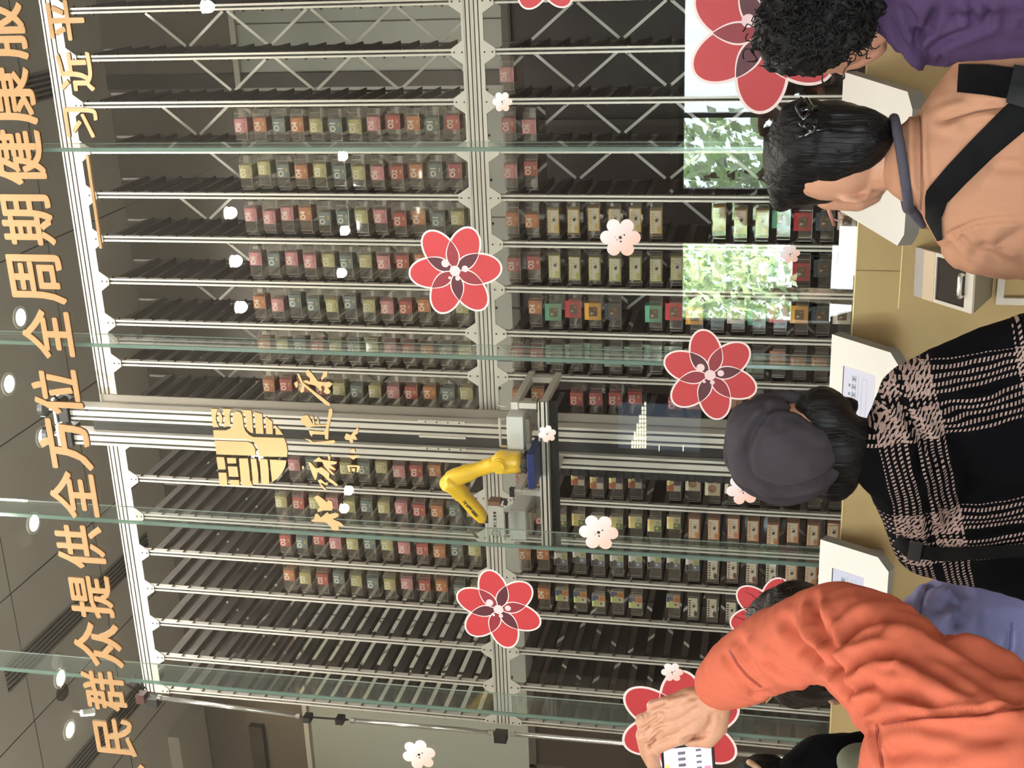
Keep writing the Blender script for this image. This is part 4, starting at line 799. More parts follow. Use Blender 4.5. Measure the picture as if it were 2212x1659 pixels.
BR = {'first brush-style gold character from left below the emblem': [[(255, 1285), (290, 1265), (340, 1300), (375, 1330), (395, 1310), (425, 1325), (435, 1380), (420, 1410), (340, 1410), (290, 1425), (285, 1400), (310, 1380), (280, 1330)], [(225, 1500), (255, 1490), (265, 1445), (290, 1440), (320, 1475), (380, 1425), (400, 1445), (460, 1430), (490, 1445), (480, 1470), (430, 1490), (500, 1520), (540, 1555), (485, 1558), (490, 1590), (470, 1600), (425, 1595), (415, 1570), (370, 1525), (330, 1520), (240, 1515)]],
 'second brush-style gold character from left below the emblem': [[(200, 955), (220, 955), (270, 1010), (300, 1010), (325, 1000), (380, 1040), (400, 1060), (395, 1100), (440, 1130), (480, 1170), (465, 1180), (400, 1140), (340, 1080), (290, 1045), (280, 1100), (265, 1125), (235, 1060), (225, 1030)], [(245, 945), (300, 905), (330, 930), (400, 940), (470, 950), (465, 970), (410, 980), (460, 1020), (455, 1030), (390, 1010), (450, 1070), (430, 1075), (380, 1030), (330, 950), (270, 950)], [(385, 890), (400, 880), (410, 900), (405, 938), (390, 936)], [(290, 1125), (320, 1115), (360, 1150), (385, 1145), (380, 1175), (340, 1155), (312, 1150), (350, 1190), (375, 1215), (350, 1215), (315, 1175)], [(140, 1000), (155, 985), (160, 1010), (150, 1030)]],
 'third brush-style gold character from left below the emblem': [[(395, 450), (425, 445), (430, 490), (410, 560), (395, 620), (390, 680), (388, 740), (360, 735), (355, 695), (240, 690), (235, 715), (215, 690), (205, 650), (260, 660), (345, 665), (370, 640), (365, 615), (245, 618), (200, 630), (180, 620), (140, 580), (125, 560), (150, 515), (195, 510), (225, 560), (245, 600), (370, 600), (385, 540)], [(235, 520), (250, 525), (262, 598), (244, 598)], [(280, 530), (295, 540), (307, 598), (292, 598)], [(165, 730), (215, 740), (250, 765), (360, 755), (440, 745), (460, 760), (430, 780), (330, 780), (230, 770)]],
 'fourth brush-style gold character from left below the emblem': [[(95, 115), (115, 120), (150, 200), (260, 290), (330, 340), (405, 400), (410, 425), (370, 415), (290, 350), (200, 270), (165, 240), (160, 290), (130, 300), (125, 270), (145, 230), (110, 165)], [(175, 100), (200, 80), (235, 115), (270, 160), (290, 190), (360, 200), (400, 195), (430, 215), (400, 250), (385, 250), (410, 285), (400, 310), (370, 310), (345, 290), (360, 260), (345, 230), (320, 240), (330, 275), (310, 280), (290, 250), (260, 230), (200, 215), (165, 203), (150, 185), (190, 180), (215, 195), (215, 160), (185, 135)], [(350, 95), (385, 95), (375, 145), (340, 165), (330, 185), (320, 165)], [(65, 210), (90, 190), (105, 205), (100, 240), (85, 255)]],
 'small gold character at the left of the little row below the brush characters': [[(565, 980), (680, 985), (690, 1000), (670, 1050), (655, 1050), (660, 1000), (590, 998), (600, 1045), (580, 1040)], [(610, 1010), (645, 1012), (640, 1045), (615, 1040)]],
 'small gold character in the middle of the little row below the brush characters': [[(585, 840), (635, 825), (645, 860), (628, 865), (620, 845), (600, 855)], [(570, 885), (605, 890), (680, 888), (660, 910), (625, 930), (590, 910)]],
 'small gold character at the right of the little row below the brush characters': [[(540, 720), (560, 680), (600, 700), (650, 640), (675, 625), (670, 680), (640, 700), (665, 740), (640, 745), (620, 735), (625, 770), (600, 775), (585, 745), (555, 745)]]}
for lab, polys in BR.items():
    c0 = polys[0][0]; t = thing('brush_character', lab, 'sign character', at(620+c0[0]/4.367, 780+c0[1]/4.367, YS), 'brush characters on the glass')
    list(outline('stroke', polys, 620, 780, 4.367, t, GE, GSD))
# ================================================================ people
from mathutils.bvhtree import BVHTree
def blob(name, prims, m, parent, vox=0.006, smooth=6, disp=None, sub=0):
    """one continuous surface grown from tapered capsules ('c', p0, r0, p1, r1) and ovals ('e', centre, (rx, ry, rz))"""
    bm = bmesh.new()
    def sph(c, r, n=16):
        rx, ry, rz = r if isinstance(r, (tuple, list)) else (r, r, r)
        g_ = bmesh.ops.create_uvsphere(bm, u_segments=n, v_segments=n//2+2, radius=1.0)
        for v in g_['verts']: v.co = Vector((v.co.x*rx, v.co.y*ry, v.co.z*rz))+Vector(c)
    for p in prims:
        if p[0] == 'e': sph(p[1], p[2], 24)
        else:
            a, ra, b, rb = Vector(p[1]), p[2], Vector(p[3]), p[4]; L = (b-a).length; n = max(2, int(L/max(min(ra, rb)*0.40, 0.004)))
            for i in range(n+1): sph(a.lerp(b, i/n), ra+(rb-ra)*i/n, 14)
    me = bpy.data.meshes.new(name); bm.to_mesh(me); bm.free(); o = bpy.data.objects.new(name, me); C.objects.link(o)
    r = o.modifiers.new('r', 'REMESH'); r.mode = 'VOXEL'; r.voxel_size = vox; r.adaptivity = 0
    s = o.modifiers.new('s', 'SMOOTH'); s.factor = 0.5; s.iterations = smooth
    dg = bpy.context.evaluated_depsgraph_get(); me2 = bpy.data.meshes.new_from_object(o.evaluated_get(dg)); bpy.data.objects.remove(o); bpy.data.meshes.remove(me)
    if disp:
        co = [v.co.copy() for v in me2.vertices]; no = [v.normal.copy() for v in me2.vertices]
        for v, c, n in zip(me2.vertices, co, no): v.co = c+n*disp(c, n)
    L0 = wloc(parent)
    for v in me2.vertices: v.co -= L0
    me2.polygons.foreach_set('use_smooth', [True]*len(me2.polygons)); me2.name = name; me2.materials.append(m); me2.update()
    o = bpy.data.objects.new(name, me2); C.objects.link(o); o.parent = parent; return o
def bvh(o):
    L0 = wloc(o) if o.parent is None else wloc(o.parent); vs = [v.co+L0 for v in o.data.vertices]; return BVHTree.FromPolygons(vs, [tuple(p.vertices) for p in o.data.polygons])
def on(tr, px, py, off=0.004, fall=None):
    d = ray(px, py).normalized(); h = tr.ray_cast(CAM, d)[0]
    if h is None: return fall
    return h-d*off
def ribbon(name, tr, path, m, parent, off=0.005, th=0.004):
    """strap that lies on a surface: path = [(px, py, half width px)]"""
    mb = MB(); L, R = [], []
    pts = []
    for i in range(len(path)-1):
        for k in range(8):
            t = k/8; pts.append(tuple(path[i][j]*(1-t)+path[i+1][j]*t for j in range(3)))
    pts.append(path[-1]); rows = []; last = None
    for i, (x, y, w) in enumerate(pts):
        a, b = pts[max(i-1, 0)], pts[min(i+1, len(pts)-1)]; dx, dy = b[0]-a[0], b[1]-a[1]; l = math.hypot(dx, dy); nx, ny = -dy/l, dx/l; row = []
        for s in (-1, -0.5, 0, 0.5, 1):
            h = on(tr, x+nx*w*s, y+ny*w*s, off)
            if h is None: row = None; break
            row.append(h)
        if row: rows.append(row)
    if len(rows) < 2: return None
    n = 5; vs = [p for r_ in rows for p in r_]; back = [p+(p-CAM).normalized()*th for p in vs]
    fs = [(i*n+k, i*n+k+1, (i+1)*n+k+1, (i+1)*n+k) for i in range(len(rows)-1) for k in range(n-1)]; N = len(vs)
    mb.add(vs+back, fs+[tuple(N+i for i in reversed(f)) for f in fs])
    e = []
    for i in range(len(rows)-1): e += [(i*n, (i+1)*n, N+(i+1)*n, N+i*n), (i*n+n-1, N+i*n+n-1, N+(i+1)*n+n-1, (i+1)*n+n-1)]
    mb.add(vs+back, e); return mb.build(name, m, parent, smooth=True)
def proj(p):
    d = p-CAM; z = d.dot(FWD); return W/2-FPX*d.dot(UP)/z, H/2-FPX*d.dot(RT)/z
def creaser(cr, base=None):
    """cloth folds: each crease is (points, width px, depth m); a groove with a ridge on both sides"""
    segs = []
    for pts, w, dep in cr:
        n = len(pts)-1
        for i in range(n): segs.append((pts[i], pts[i+1], w, dep, i/n, (i+1)/n))
    groups = {}
    def f(c, n):
        v = base(c, n) if base else 0.0
        if n.dot(c-CAM) > 0: return v
        x, y = proj(c); best = {}
        for k, (a, b, w, dep, t0, t1) in enumerate(segs):
            if x < min(a[0], b[0])-5*w or x > max(a[0], b[0])+5*w or y < min(a[1], b[1])-5*w or y > max(a[1], b[1])+5*w: continue
            dx, dy = b[0]-a[0], b[1]-a[1]; t = max(0.0, min(1.0, ((x-a[0])*dx+(y-a[1])*dy)/(dx*dx+dy*dy))); d = math.hypot(x-a[0]-t*dx, y-a[1]-t*dy)
            tt = t0+(t1-t0)*t; key = (w, dep, segs[k][4] == 0.0, id(a) if False else None)
            g_ = grp[k]
            if g_ not in best or d < best[g_][0]: best[g_] = (d, w, dep, tt)
        for d, w, dep, tt in best.values():
            e = min(1.0, 5*tt+0.25, 5*(1-tt)+0.25); v += e*dep*(-math.exp(-(d/w)**2)+0.75*math.exp(-((d-2.1*w)/(1.1*w))**2))
        return v
    grp = []
    for gi, (pts, w, dep) in enumerate(cr): grp += [gi]*(len(pts)-1)
    return f
def cro(ox, oy, lst, sc=3.95): return [([(ox+u/sc, oy+v/sc) for u, v in pts], w, dep) for pts, w, dep in lst]
def fbm(p, s, o=3): return noise.fractal(p*s, 1.0, 2.0, o)
def px_(Y0): return (lambda x, y, dy=0.0: at(x, y, Y0+dy)), (lambda x, y, r, dy=0.0: r/ppm(x, y, Y0+dy))
def chain(P, R, pts):
    out = []
    for (x0, y0, r0, d0), (x1, y1, r1, d1) in zip(pts[:-1], pts[1:]): out.append(('c', P(x0, y0, d0), R(x0, y0, r0, d0), P(x1, y1, d1), R(x1, y1, r1, d1)))
    return out
def legs(root, c, tm, sm, hw=0.10):
    pr = [('e', (c.x, c.y, 0.88), (0.17, 0.13, 0.16))]
    for s in (-1, 1): pr += [('c', (c.x+s*hw, c.y, 0.84), 0.095, (c.x+s*hw, c.y+0.01, 0.47), 0.062), ('c', (c.x+s*hw, c.y+0.01, 0.47), 0.062, (c.x+s*hw, c.y-0.02, 0.10), 0.045)]
    blob('trousers', pr, tm, root, 0.014, 4)
    for s in (-1, 1): blob('shoe', [('c', (c.x+s*hw, c.y-0.03, 0.05), 0.046, (c.x+s*hw*1.1, c.y+0.15, 0.042), 0.040)], sm, root, 0.01, 3)
def hairmat(name, c, sc=(160, 160, 12), rough=0.42):
    m = mat(name, c, rough, spec=0.25); nt = m.node_tree; b = nt.nodes['Principled BSDF']; N = nt.nodes.new; L = nt.links.new
    t = N('ShaderNodeTexCoord'); mp = N('ShaderNodeMapping'); mp.inputs['Scale'].default_value = sc; n = N('ShaderNodeTexNoise'); n.inputs['Scale'].default_value = 1.0; n.inputs['Detail'].default_value = 5; n.inputs['Distortion'].default_value = 0.6
    bp = N('ShaderNodeBump'); bp.inputs['Strength'].default_value = 0.7; bp.inputs['Distance'].default_value = 0.006
    L(t.outputs['Object'], mp.inputs[0]); L(mp.outputs[0], n.inputs['Vector']); L(n.outputs['Fac'], bp.inputs['Height']); L(bp.outputs[0], b.inputs['Normal'])
    rr = N('ShaderNodeMix'); rr.data_type = 'RGBA'; c0 = col(*c); rr.inputs['A'].default_value = tuple(v*0.5 for v in c0[:3])+(1,); rr.inputs['B'].default_value = tuple(v*1.6 for v in c0[:3])+(1,); L(n.outputs['Fac'], rr.inputs['Factor']); L(rr.outputs['Result'], b.inputs['Base Color']); return m
SKIN = mat('warm_skin', (196, 146, 118), 0.5, bump=0.05, bscale=160, var=0.06); SKIN.node_tree.nodes['Principled BSDF'].inputs['Subsurface Weight'].default_value = 0.08; SKIN.node_tree.nodes['Principled BSDF'].inputs['Subsurface Radius'].default_value = (0.01, 0.004, 0.002)
HAIRB = hairmat('black_hair', (13, 12, 13)); HAIRN = hairmat('dark_brown_hair', (32, 25, 21)); CURL = hairmat('black_curly_hair', (12, 11, 11), (90, 90, 90), 0.6)
TROU = mat('dark_trousers', (48, 48, 54), 0.8); SHOE = mat('dark_shoes', (40, 38, 36), 0.6)
def wisps(name, tr, spots, L, n, m, parent, r=0.0006, seed=1):
    rd = random.Random(seed); mb = MB()
    for k in range(n):
        x, y, s = spots[rd.randrange(len(spots))]; h = on(tr, x+rd.uniform(-s, s), y+rd.uniform(-s, s), -0.002)
        if h is None: continue
        d = Vector((rd.uniform(-1, 1), rd.uniform(-0.5, 0.3), rd.uniform(-0.6, 1))).normalized()*L; q = Vector((rd.uniform(-1, 1), rd.uniform(-1, 1), rd.uniform(-1, 1)))*L*0.4
        mb.tube([h, h+d*0.4+q*0.3, h+d*0.75+q*0.8, h+d+q*0.6-Vector((0, 0, L*0.3))], [r, r, r*0.7, r*0.4], 4)
    if mb.v: o = mb.build(name, m, parent); o['kind'] = 'stuff'; return o
# ---------------------------------------------------------------- woman in the peach jacket
P, R = px_(2.35)
pc = thing('person', 'person in a peach jacket with black straps, black hair held by a claw clip', 'person', (P(2300, 335).x, 2.40, 0))
PEACH = mat('peach_jacket', (182, 134, 106), 0.8, spec=0.2, bump=0.06, bscale=400, var=0.04)
bodyp = [('e', P(1795, 350, 0.03), (R(1795, 350, 84), R(1795, 350, 100), R(1795, 350, 112)))]+chain(P, R, [(1830, 385, 54, 0.03), (1868, 392, 44, 0.05), (1885, 398, 32, 0.07)])+chain(P, R, [(1840, 350, 66, 0.03), (1960, 345, 66, 0.02), (2060, 345, 70, 0.03)])
bodyp += chain(P, R, [(1802, 408, 5, -0.015), (1808, 422, 6, -0.02), (1826, 432, 7, -0.025), (1850, 435, 7, -0.022), (1868, 428, 8, -0.012), (1876, 416, 8, 0.0)])+chain(P, R, [(1822, 415, 10, 0.0), (1850, 420, 10, 0.0)])+chain(P, R, [(1790, 420, 34, 0.06), (1850, 424, 34, 0.07), (1880, 418, 26, 0.08)])
blob('body', bodyp, SKIN, pc, 0.004, 5)
fold = lambda c, n: 0.007*fbm(c*Vector((1, 1, 0.45)) if False else Vector((c.x, c.y, c.z*0.5)), 9, 2)
jp = chain(P, R, [(2004, 352, 100, 0.0), (2060, 348, 112, 0.0)])+chain(P, R, [(2050, 352, 108, 0.0), (2130, 500, 96, 0.02), (2420, 555, 84, 0.03)])+chain(P, R, [(2050, 340, 108, 0.0), (2150, 172, 96, 0.02), (2420, 110, 84, 0.03)])+chain(P, R, [(2160, 420, 150, 0.03), (2520, 420, 150, 0.04), (2700, 420, 150, 0.04)])+chain(P, R, [(2160, 250, 150, 0.03), (2520, 250, 150, 0.04), (2700, 250, 150, 0.04)])
PCR = cro(1652, 0, [([(1520, 1010), (1750, 950), (2050, 920)], 9, 0.007), ([(1322, 900), (1308, 1100), (1306, 1300), (1318, 1500), (1350, 1640)], 7, 0.008), ([(1700, 860), (1850, 880), (2030, 920)], 8, 0.004), ([(1440, 1020), (1800, 1060), (2050, 1090)], 10, 0.003)])+cro(1652, 420, [([(1530, 350), (1650, 290), (1800, 230), (2000, 200), (2212, 195)], 5, 0.005), ([(1560, 400), (1640, 480), (1730, 590)], 10, 0.006), ([(1660, 330), (1760, 430), (1800, 520)], 10, 0.005), ([(1900, 380), (1850, 480), (2000, 560), (2150, 600)], 14, 0.007), ([(2212, 330), (2050, 400), (1980, 480)], 16, 0.007)])
jk = blob('jacket', jp, PEACH, pc, 0.005, 8, creaser(PCR, fold)); T = bvh(jk)
# collar seam, pleat and yoke seam as thin raised ridges of the jacket cloth
ribbon('collar_seam', T, [(1985, 232, 1.5), (1990, 300, 2), (1990, 400, 2), (1988, 462, 1.5)], mat('peach_seam', (140, 98, 76), 0.8), pc, 0.003, 0.003)
ribbon('back_pleat', T, [(2040, 262, 1), (2110, 242, 2.5), (2172, 232, 1.5)], mat('peach_seam', (140, 98, 76), 0.8), pc, 0.002, 0.003)
NAVY = mat('slate_inner_collar', (70, 68, 80), 0.8)
cc_ = P(1946, 354, 0.0); rr_ = 0.079
blob('inner_collar', [x for i in range(24) for x in [('c', cc_+Vector((rr_*math.cos(i*math.pi/12), rr_*0.95*math.sin(i*math.pi/12), 0.016*math.cos(i*math.pi/12))), 0.0095, cc_+Vector((rr_*math.cos((i+1)*math.pi/12), rr_*0.95*math.sin((i+1)*math.pi/12), 0.016*math.cos((i+1)*math.pi/12)-0.0)), 0.0095)]]+chain(P, R, [(1960, 442, 11, 0.0), (1982, 470, 12, 0.03), (1994, 488, 8, 0.05)]), NAVY, pc, 0.004, 4)
hp = chain(P, R, [(1735, 330, 88, 0.02), (1790, 310, 94, 0.0), (1850, 300, 76, -0.01), (1890, 296, 44, -0.01), (1915, 300, 20, -0.01)])+chain(P, R, [(1735, 330, 86, 0.02), (1705, 400, 50, 0.05), (1690, 430, 28, 0.09)])+chain(P, R, [(1740, 290, 76, -0.02), (1725, 265, 48, -0.03)])+chain(P, R, [(1730, 390, 60, 0.04), (1775, 392, 50, 0.04)])
hr = blob('hair', hp, HAIRB, pc, 0.005, 6, lambda c, n: 0.005*fbm(Vector((c.x*1.0, c.y, c.z*0.35)), 30, 3)); TH = bvh(hr)
wisps('loose_hair', TH, [(1680, 300, 25), (1660, 390, 20), (1690, 430, 15)], 0.035, 90, HAIRB, pc, r=0.0004)
clipm = mat('glossy_black_clip', (18, 18, 20), 0.12, coat=0.5)
m = MB()
c0 = on(TH, 1748, 250, 0.012, P(1748, 250, -0.1))
for pts in ([(1735, 212), (1722, 232), (1735, 258), (1755, 236), (1742, 216)], [(1745, 270), (1752, 288), (1760, 275), (1748, 262)], [(1762, 258), (1755, 284), (1740, 292), (1720, 296)], [(1728, 262), (1742, 280)], [(1725, 238), (1765, 234)]):
    q = [on(TH, a, b, 0.012) or P(a, b, -0.06) for a, b in pts]; m.tube(q, 0.0055, 8)
m.tube([on(TH, 1752, 282, 0.006) or P(1752, 282), on(TH, 1798, 279, 0.006) or P(1798, 279)], [0.004, 0.001], 6)
m.build('hair_clip', clipm, pc, smooth=True)
m = MB(); m.tube([P(1728, 376, -0.02), P(1762, 382, -0.022), P(1796, 388, -0.02)], 0.0018, 6); m.build('temple_glint', CHROME, pc)  # glint along the spectacle temple, shaped as a thin steel tube
ROSE = mat('rose_spectacle_frame', (206, 150, 140), 0.25, 0.4)
m = MB(); m.tube([P(1800, 398, -0.02), P(1812, 390, -0.03), P(1822, 384, -0.03)], [0.004, 0.006, 0.004], 8); m.tube([P(1790, 452, 0.10), P(1796, 470, 0.14), P(1802, 486, 0.16)], 0.0035, 6); m.tube([P(1796, 472, 0.15), P(1812, 478, 0.16), P(1822, 470, 0.16), P(1812, 458, 0.14)], 0.002, 6); m.build('spectacles', ROSE, pc, smooth=True)
STRAP = mat('black_webbing_strap', (15, 15, 16), 0.8, spec=0.15, bump=0.1, bscale=500)
ribbon('strap', T, [(2004, 176, 14), (2020, 174, 22), (2060, 168, 30), (2130, 172, 33), (2185, 180, 34), (2230, 186, 34)], STRAP, pc, 0.008, 0.006)
ribbon('strap', T, [(2030, 520, 6), (2016, 470, 18), (2024, 425, 26), (2066, 378, 28), (2125, 318, 30), (2190, 258, 34), (2240, 215, 36)], STRAP, pc, 0.008, 0.006)
ribbon('strap_buckle', T, [(2182, 180, 42), (2225, 190, 44)], mat('grey_strap_pad', (28, 28, 29), 0.75), pc, 0.016, 0.008)
legs(pc, Vector((P(2300, 335).x, 2.42, 0)), TROU, SHOE)
# ---------------------------------------------------------------- woman in purple
P, R = px_(2.15)
pu = thing('person', 'person in a purple jacket with curly black hair and glasses, looking down to the left', 'person', (P(2300, -60).x, 2.18, 0))
PURP = mat('purple_jacket', (68, 50, 82), 0.8, spec=0.2, bump=0.06, bscale=300, var=0.05)
bp_ = [('e', P(1785, 70, 0.02), (R(1785, 70, 82), R(1785, 70, 95), R(1785, 70, 108)))]+chain(P, R, [(1735, 112, 42, 0.03), (1790, 118, 42, 0.05), (1845, 106, 44, 0.05), (1880, 98, 34, 0.05), (1895, 100, 22, 0.06)])+chain(P, R, [(1800, 142, 9, 0.06), (1818, 152, 11, 0.06)])+chain(P, R, [(1842, 128, 12, 0.06), (1856, 126, 11, 0.06)])+chain(P, R, [(1860, 60, 58, 0.0), (1930, 20, 48, 0.0), (2040, -30, 40, 0.04)])
bp_ += chain(P, R, [(1838, 58, 8, -0.06), (1850, 74, 7, -0.06), (1868, 70, 7, -0.06), (1878, 58, 7, -0.055), (1868, 50, 9, -0.05)])
blob('body', bp_, mat('tan_skin', (178, 128, 104), 0.5, var=0.06, bscale=60), pu, 0.004, 4)
hp = chain(P, R, [(1735, 60, 100, 0.0), (1680, 90, 48, 0.02), (1690, 128, 34, 0.05)])+chain(P, R, [(1745, 50, 108, -0.01), (1810, 30, 92, -0.03), (1860, 5, 62, -0.03), (1890, -10, 40, -0.02)])+chain(P, R, [(1720, 110, 52, 0.03), (1785, 96, 32, 0.01), (1828, 74, 26, -0.01), (1850, 84, 10, -0.02)])
hr = blob('hair', hp, CURL, pu, 0.0045, 3, lambda c, n: 0.010*fbm(c, 42, 3)+0.004*fbm(c, 120, 2)); TH = bvh(hr)
rd = random.Random(3); m = MB()
for k in range(230):
    h = on(TH, rd.uniform(1630, 1890), rd.uniform(-30, 128), -0.001)
    if h is None: continue
    a = Vector((rd.uniform(-1, 1), rd.uniform(-1, 0.2), rd.uniform(-1, 1))).normalized(); u = a.orthogonal().normalized(); v = a.cross(u); rr = rd.uniform(0.004, 0.009)
    m.tube([h+a*(0.0035*i)+(u*math.cos(i*1.1)+v*math.sin(i*1.1))*rr for i in range(9)], 0.0011, 4)
m.build('curls', CURL, pu)['kind'] = 'stuff'
jp = chain(P, R, [(1930, 10, 70, -0.01), (1985, 40, 80, 0.02), (2075, 35, 100, 0.02), (2420, 20, 100, 0.04)])+chain(P, R, [(2000, -60, 130, 0.0), (2200, -80, 190, 0.04), (2700, -80, 190, 0.06)])+chain(P, R, [(1905, -8, 20, -0.03), (1935, 58, 18, -0.04), (1975, 130, 15, -0.01), (1990, 150, 9, 0.02)])+chain(P, R, [(1990, 100, 40, 0.04), (2040, 90, 55, 0.04)])
UCR = cro(1652, 0, [([(1095, 180), (1150, 300), (1215, 430)], 8, 0.006), ([(1280, 330), (1390, 220), (1480, 60)], 10, 0.009), ([(1260, 380), (1300, 290), (1270, 150), (1190, 40)], 9, 0.007), ([(1390, 470), (1470, 370), (1640, 280), (1850, 230)], 9, 0.007), ([(1780, 0), (1775, 120), (1790, 220)], 9, 0.006), ([(1890, 0), (1900, 140), (1880, 230)], 9, 0.006), ([(2060, 130), (2050, 240)], 9, 0.006), ([(1500, 440), (1500, 540)], 7, 0.006), ([(1600, 120), (1680, 160), (1850, 170), (2100, 120)], 12, 0.006)])
jk = blob('jacket', jp, PURP, pu, 0.005, 6, creaser(UCR, lambda c, n: 0.006*fbm(Vector((c.x, c.y, c.z*0.6)), 12, 2))); T = bvh(jk)
ribbon('collar_edge', T, [(1908, 20, 3), (1940, 72, 3.5), (1975, 128, 3)], mat('purple_seam', (58, 38, 72), 0.8), pu, 0.002, 0.003)
m = MB(); gm = mat('dark_spectacle_frame', (40, 26, 24), 0.25, 0.3)
q = [(1776, 157), (1776, 176), (1786, 184), (1797, 180), (1799, 162), (1790, 154), (1776, 157)]; m.tube([P(a, b, 0.07) for a, b in q], 0.0016, 6)
q = [(1802, 164), (1803, 176), (1812, 178), (1824, 168), (1824, 158), (1812, 158), (1802, 164)]; m.tube([P(a, b, 0.075) for a, b in q], 0.0016, 6); m.tube([P(1800, 158, 0.06), P(1800, 138, 0.0)], 0.0012, 6); m.build('spectacles', gm, pu)
legs(pu, Vector((P(2300, -60).x, 2.2, 0)), TROU, SHOE)
# ---------------------------------------------------------------- person in plaid coat and grey cap
P, R = px_(2.0)
pl = thing('person', 'person in a black and pink plaid coat and soft grey cap, seen from behind', 'person', (P(2300, 1000).x, 2.06, 0))
pm = bpy.data.materials.new('plaid_wool'); pm.use_nodes = True; nt = pm.node_tree; bs = nt.nodes['Principled BSDF']; bs.inputs['Roughness'].default_value = 0.95; bs.inputs['Specular IOR Level'].default_value = 0.08; N = nt.nodes.new; L = nt.links.new
tc = N('ShaderNodeTexCoord'); nz = N('ShaderNodeTexNoise'); nz.inputs['Scale'].default_value = 9; L(tc.outputs['Object'], nz.inputs['Vector'])
vm = N('ShaderNodeVectorMath'); vm.operation = 'MULTIPLY_ADD'; vm.inputs[1].default_value = (0.02, 0.02, 0.02); L(nz.outputs['Color'], vm.inputs[0]); L(tc.outputs['Object'], vm.inputs[2])
sp = N('ShaderNodeSeparateXYZ'); L(vm.outputs[0], sp.inputs[0])
def M(op, a, b=None, c=None):
    n = N('ShaderNodeMath'); n.operation = op
    for i, v in enumerate((a, b, c)):
        if v is None: continue
        if isinstance(v, (int, float)): n.inputs[i].default_value = v
        else: L(v, n.inputs[i])
    return n.outputs[0]
X, Z = sp.outputs['X'], sp.outputs['Z']
A = M('ADD', M('MULTIPLY', X, 0.97), M('MULTIPLY', Z, 0.24)); B = M('SUBTRACT', M('MULTIPLY', Z, 0.97), M('MULTIPLY', X, 0.24))
def band(u, v, ph):
    f = M('FRACT', M('ADD', M('DIVIDE', u, 0.225), ph)); inb = M('LESS_THAN', f, 0.44); gap = M('GREATER_THAN', M('ABSOLUTE', M('SUBTRACT', f, 0.22)), 0.022)
    ln = M('LESS_THAN', M('FRACT', M('DIVIDE', u, 0.0098)), 0.50); ds = M('LESS_THAN', M('FRACT', M('ADD', M('DIVIDE', v, 0.0062), M('DIVIDE', u, 0.012))), 0.5)
    inb2 = M('MULTIPLY', inb, gap)
    return M('MULTIPLY', inb2, M('MULTIPLY', ln, ds)), inb2
a1, ib1 = band(A, B, 0.30); a2, ib2 = band(B, A, 0.55)
both = M('MULTIPLY', M('MULTIPLY', ib1, ib2), M('LESS_THAN', M('FRACT', M('DIVIDE', M('ADD', A, B), 0.0075)), 0.42)); tot = M('MAXIMUM', M('MAXIMUM', a1, a2), both)
mx = N('ShaderNodeMix'); mx.data_type = 'RGBA'; mx.inputs['A'].default_value = col(10, 10, 13); mx.inputs['B'].default_value = col(164, 140, 132); L(tot, mx.inputs['Factor']); L(mx.outputs['Result'], bs.inputs['Base Color'])
bpn = N('ShaderNodeBump'); bpn.inputs['Strength'].default_value = 0.3; bpn.inputs['Distance'].default_value = 0.002; L(tot, bpn.inputs['Height']); L(bpn.outputs[0], bs.inputs['Normal'])
blob('body', [('e', P(1720, 960, 0.0), (R(1720, 960, 92), R(1720, 960, 100), R(1720, 960, 120)))]+chain(P, R, [(1760, 900, 50, 0.06), (1790, 905, 40, 0.08)])+chain(P, R, [(1770, 965, 62, 0.0), (1900, 980, 66, 0.0), (2050, 985, 80, 0.02)]), SKIN, pl, 0.005, 4)
jp = chain(P, R, [(1938, 985, 100, -0.02), (1975, 985, 118, 0.0)])+chain(P, R, [(1975, 990, 116, 0.0), (2010, 1165, 84, 0.02), (2230, 1212, 90, 0.02), (2500, 1200, 90, 0.05)])+chain(P, R, [(1975, 975, 116, 0.0), (1982, 855, 78, 0.02), (2050, 835, 92, 0.03), (2230, 765, 92, 0.04), (2520, 720, 92, 0.1)])+chain(P, R, [(2120, 1080, 165, 0.05), (2500, 1080, 175, 0.06), (2780, 1080, 175, 0.06)])+chain(P, R, [(2120, 900, 165, 0.05), (2500, 900, 175, 0.06), (2780, 900, 175, 0.06)])
LCR = cro(1652, 840, [([(1100, 0), (1190, 200), (1330, 420), (1470, 590), (1400, 800), (1385, 1000), (1400, 1120), (1480, 1210)], 10, 0.012), ([(1600, 640), (1500, 850), (1490, 1020), (1590, 1160)], 10, 0.010), ([(1560, 640), (1440, 800), (1420, 960)], 8, 0.007), ([(1330, 960), (1250, 1250)], 7, 0.006), ([(730, 220), (725, 500), (735, 760)], 7, 0.006), ([(1310, 470), (1320, 700), (1310, 930)], 8, 0.008), ([(1500, 100), (1750, 200), (2050, 180)], 14, 0.008), ([(1650, 1190), (1900, 1180), (2212, 1150)], 12, 0.007)])
jk = blob('coat', jp, pm, pl, 0.006, 7, creaser(LCR, lambda c, n: 0.008*fbm(Vector((c.x*0.8, c.y, c.z)), 8, 2))); T = bvh(jk)
ribbon('strap', T, [(1935, 1165, 13), (1965, 1190, 16), (2040, 1198, 15), (2130, 1194, 14), (2230, 1188, 14)], STRAP, pl, 0.006, 0.005)
ribbon('strap_buckle', T, [(1962, 1188, 21), (1990, 1193, 21)], mat('dull_strap_buckle', (58, 56, 56), 0.4, 0.3), pl, 0.012, 0.006)
CAP = mat('grey_cap_cloth', (64, 59, 64), 0.9, spec=0.12, bump=0.05, bscale=350, var=0.05)
def capfold(c, n): return 0.007*fbm(c, 13, 2)-0.004*abs(fbm(c+Vector((3, 1, 2)), 22, 2))
CC0 = P(1688, 966, 0.0)
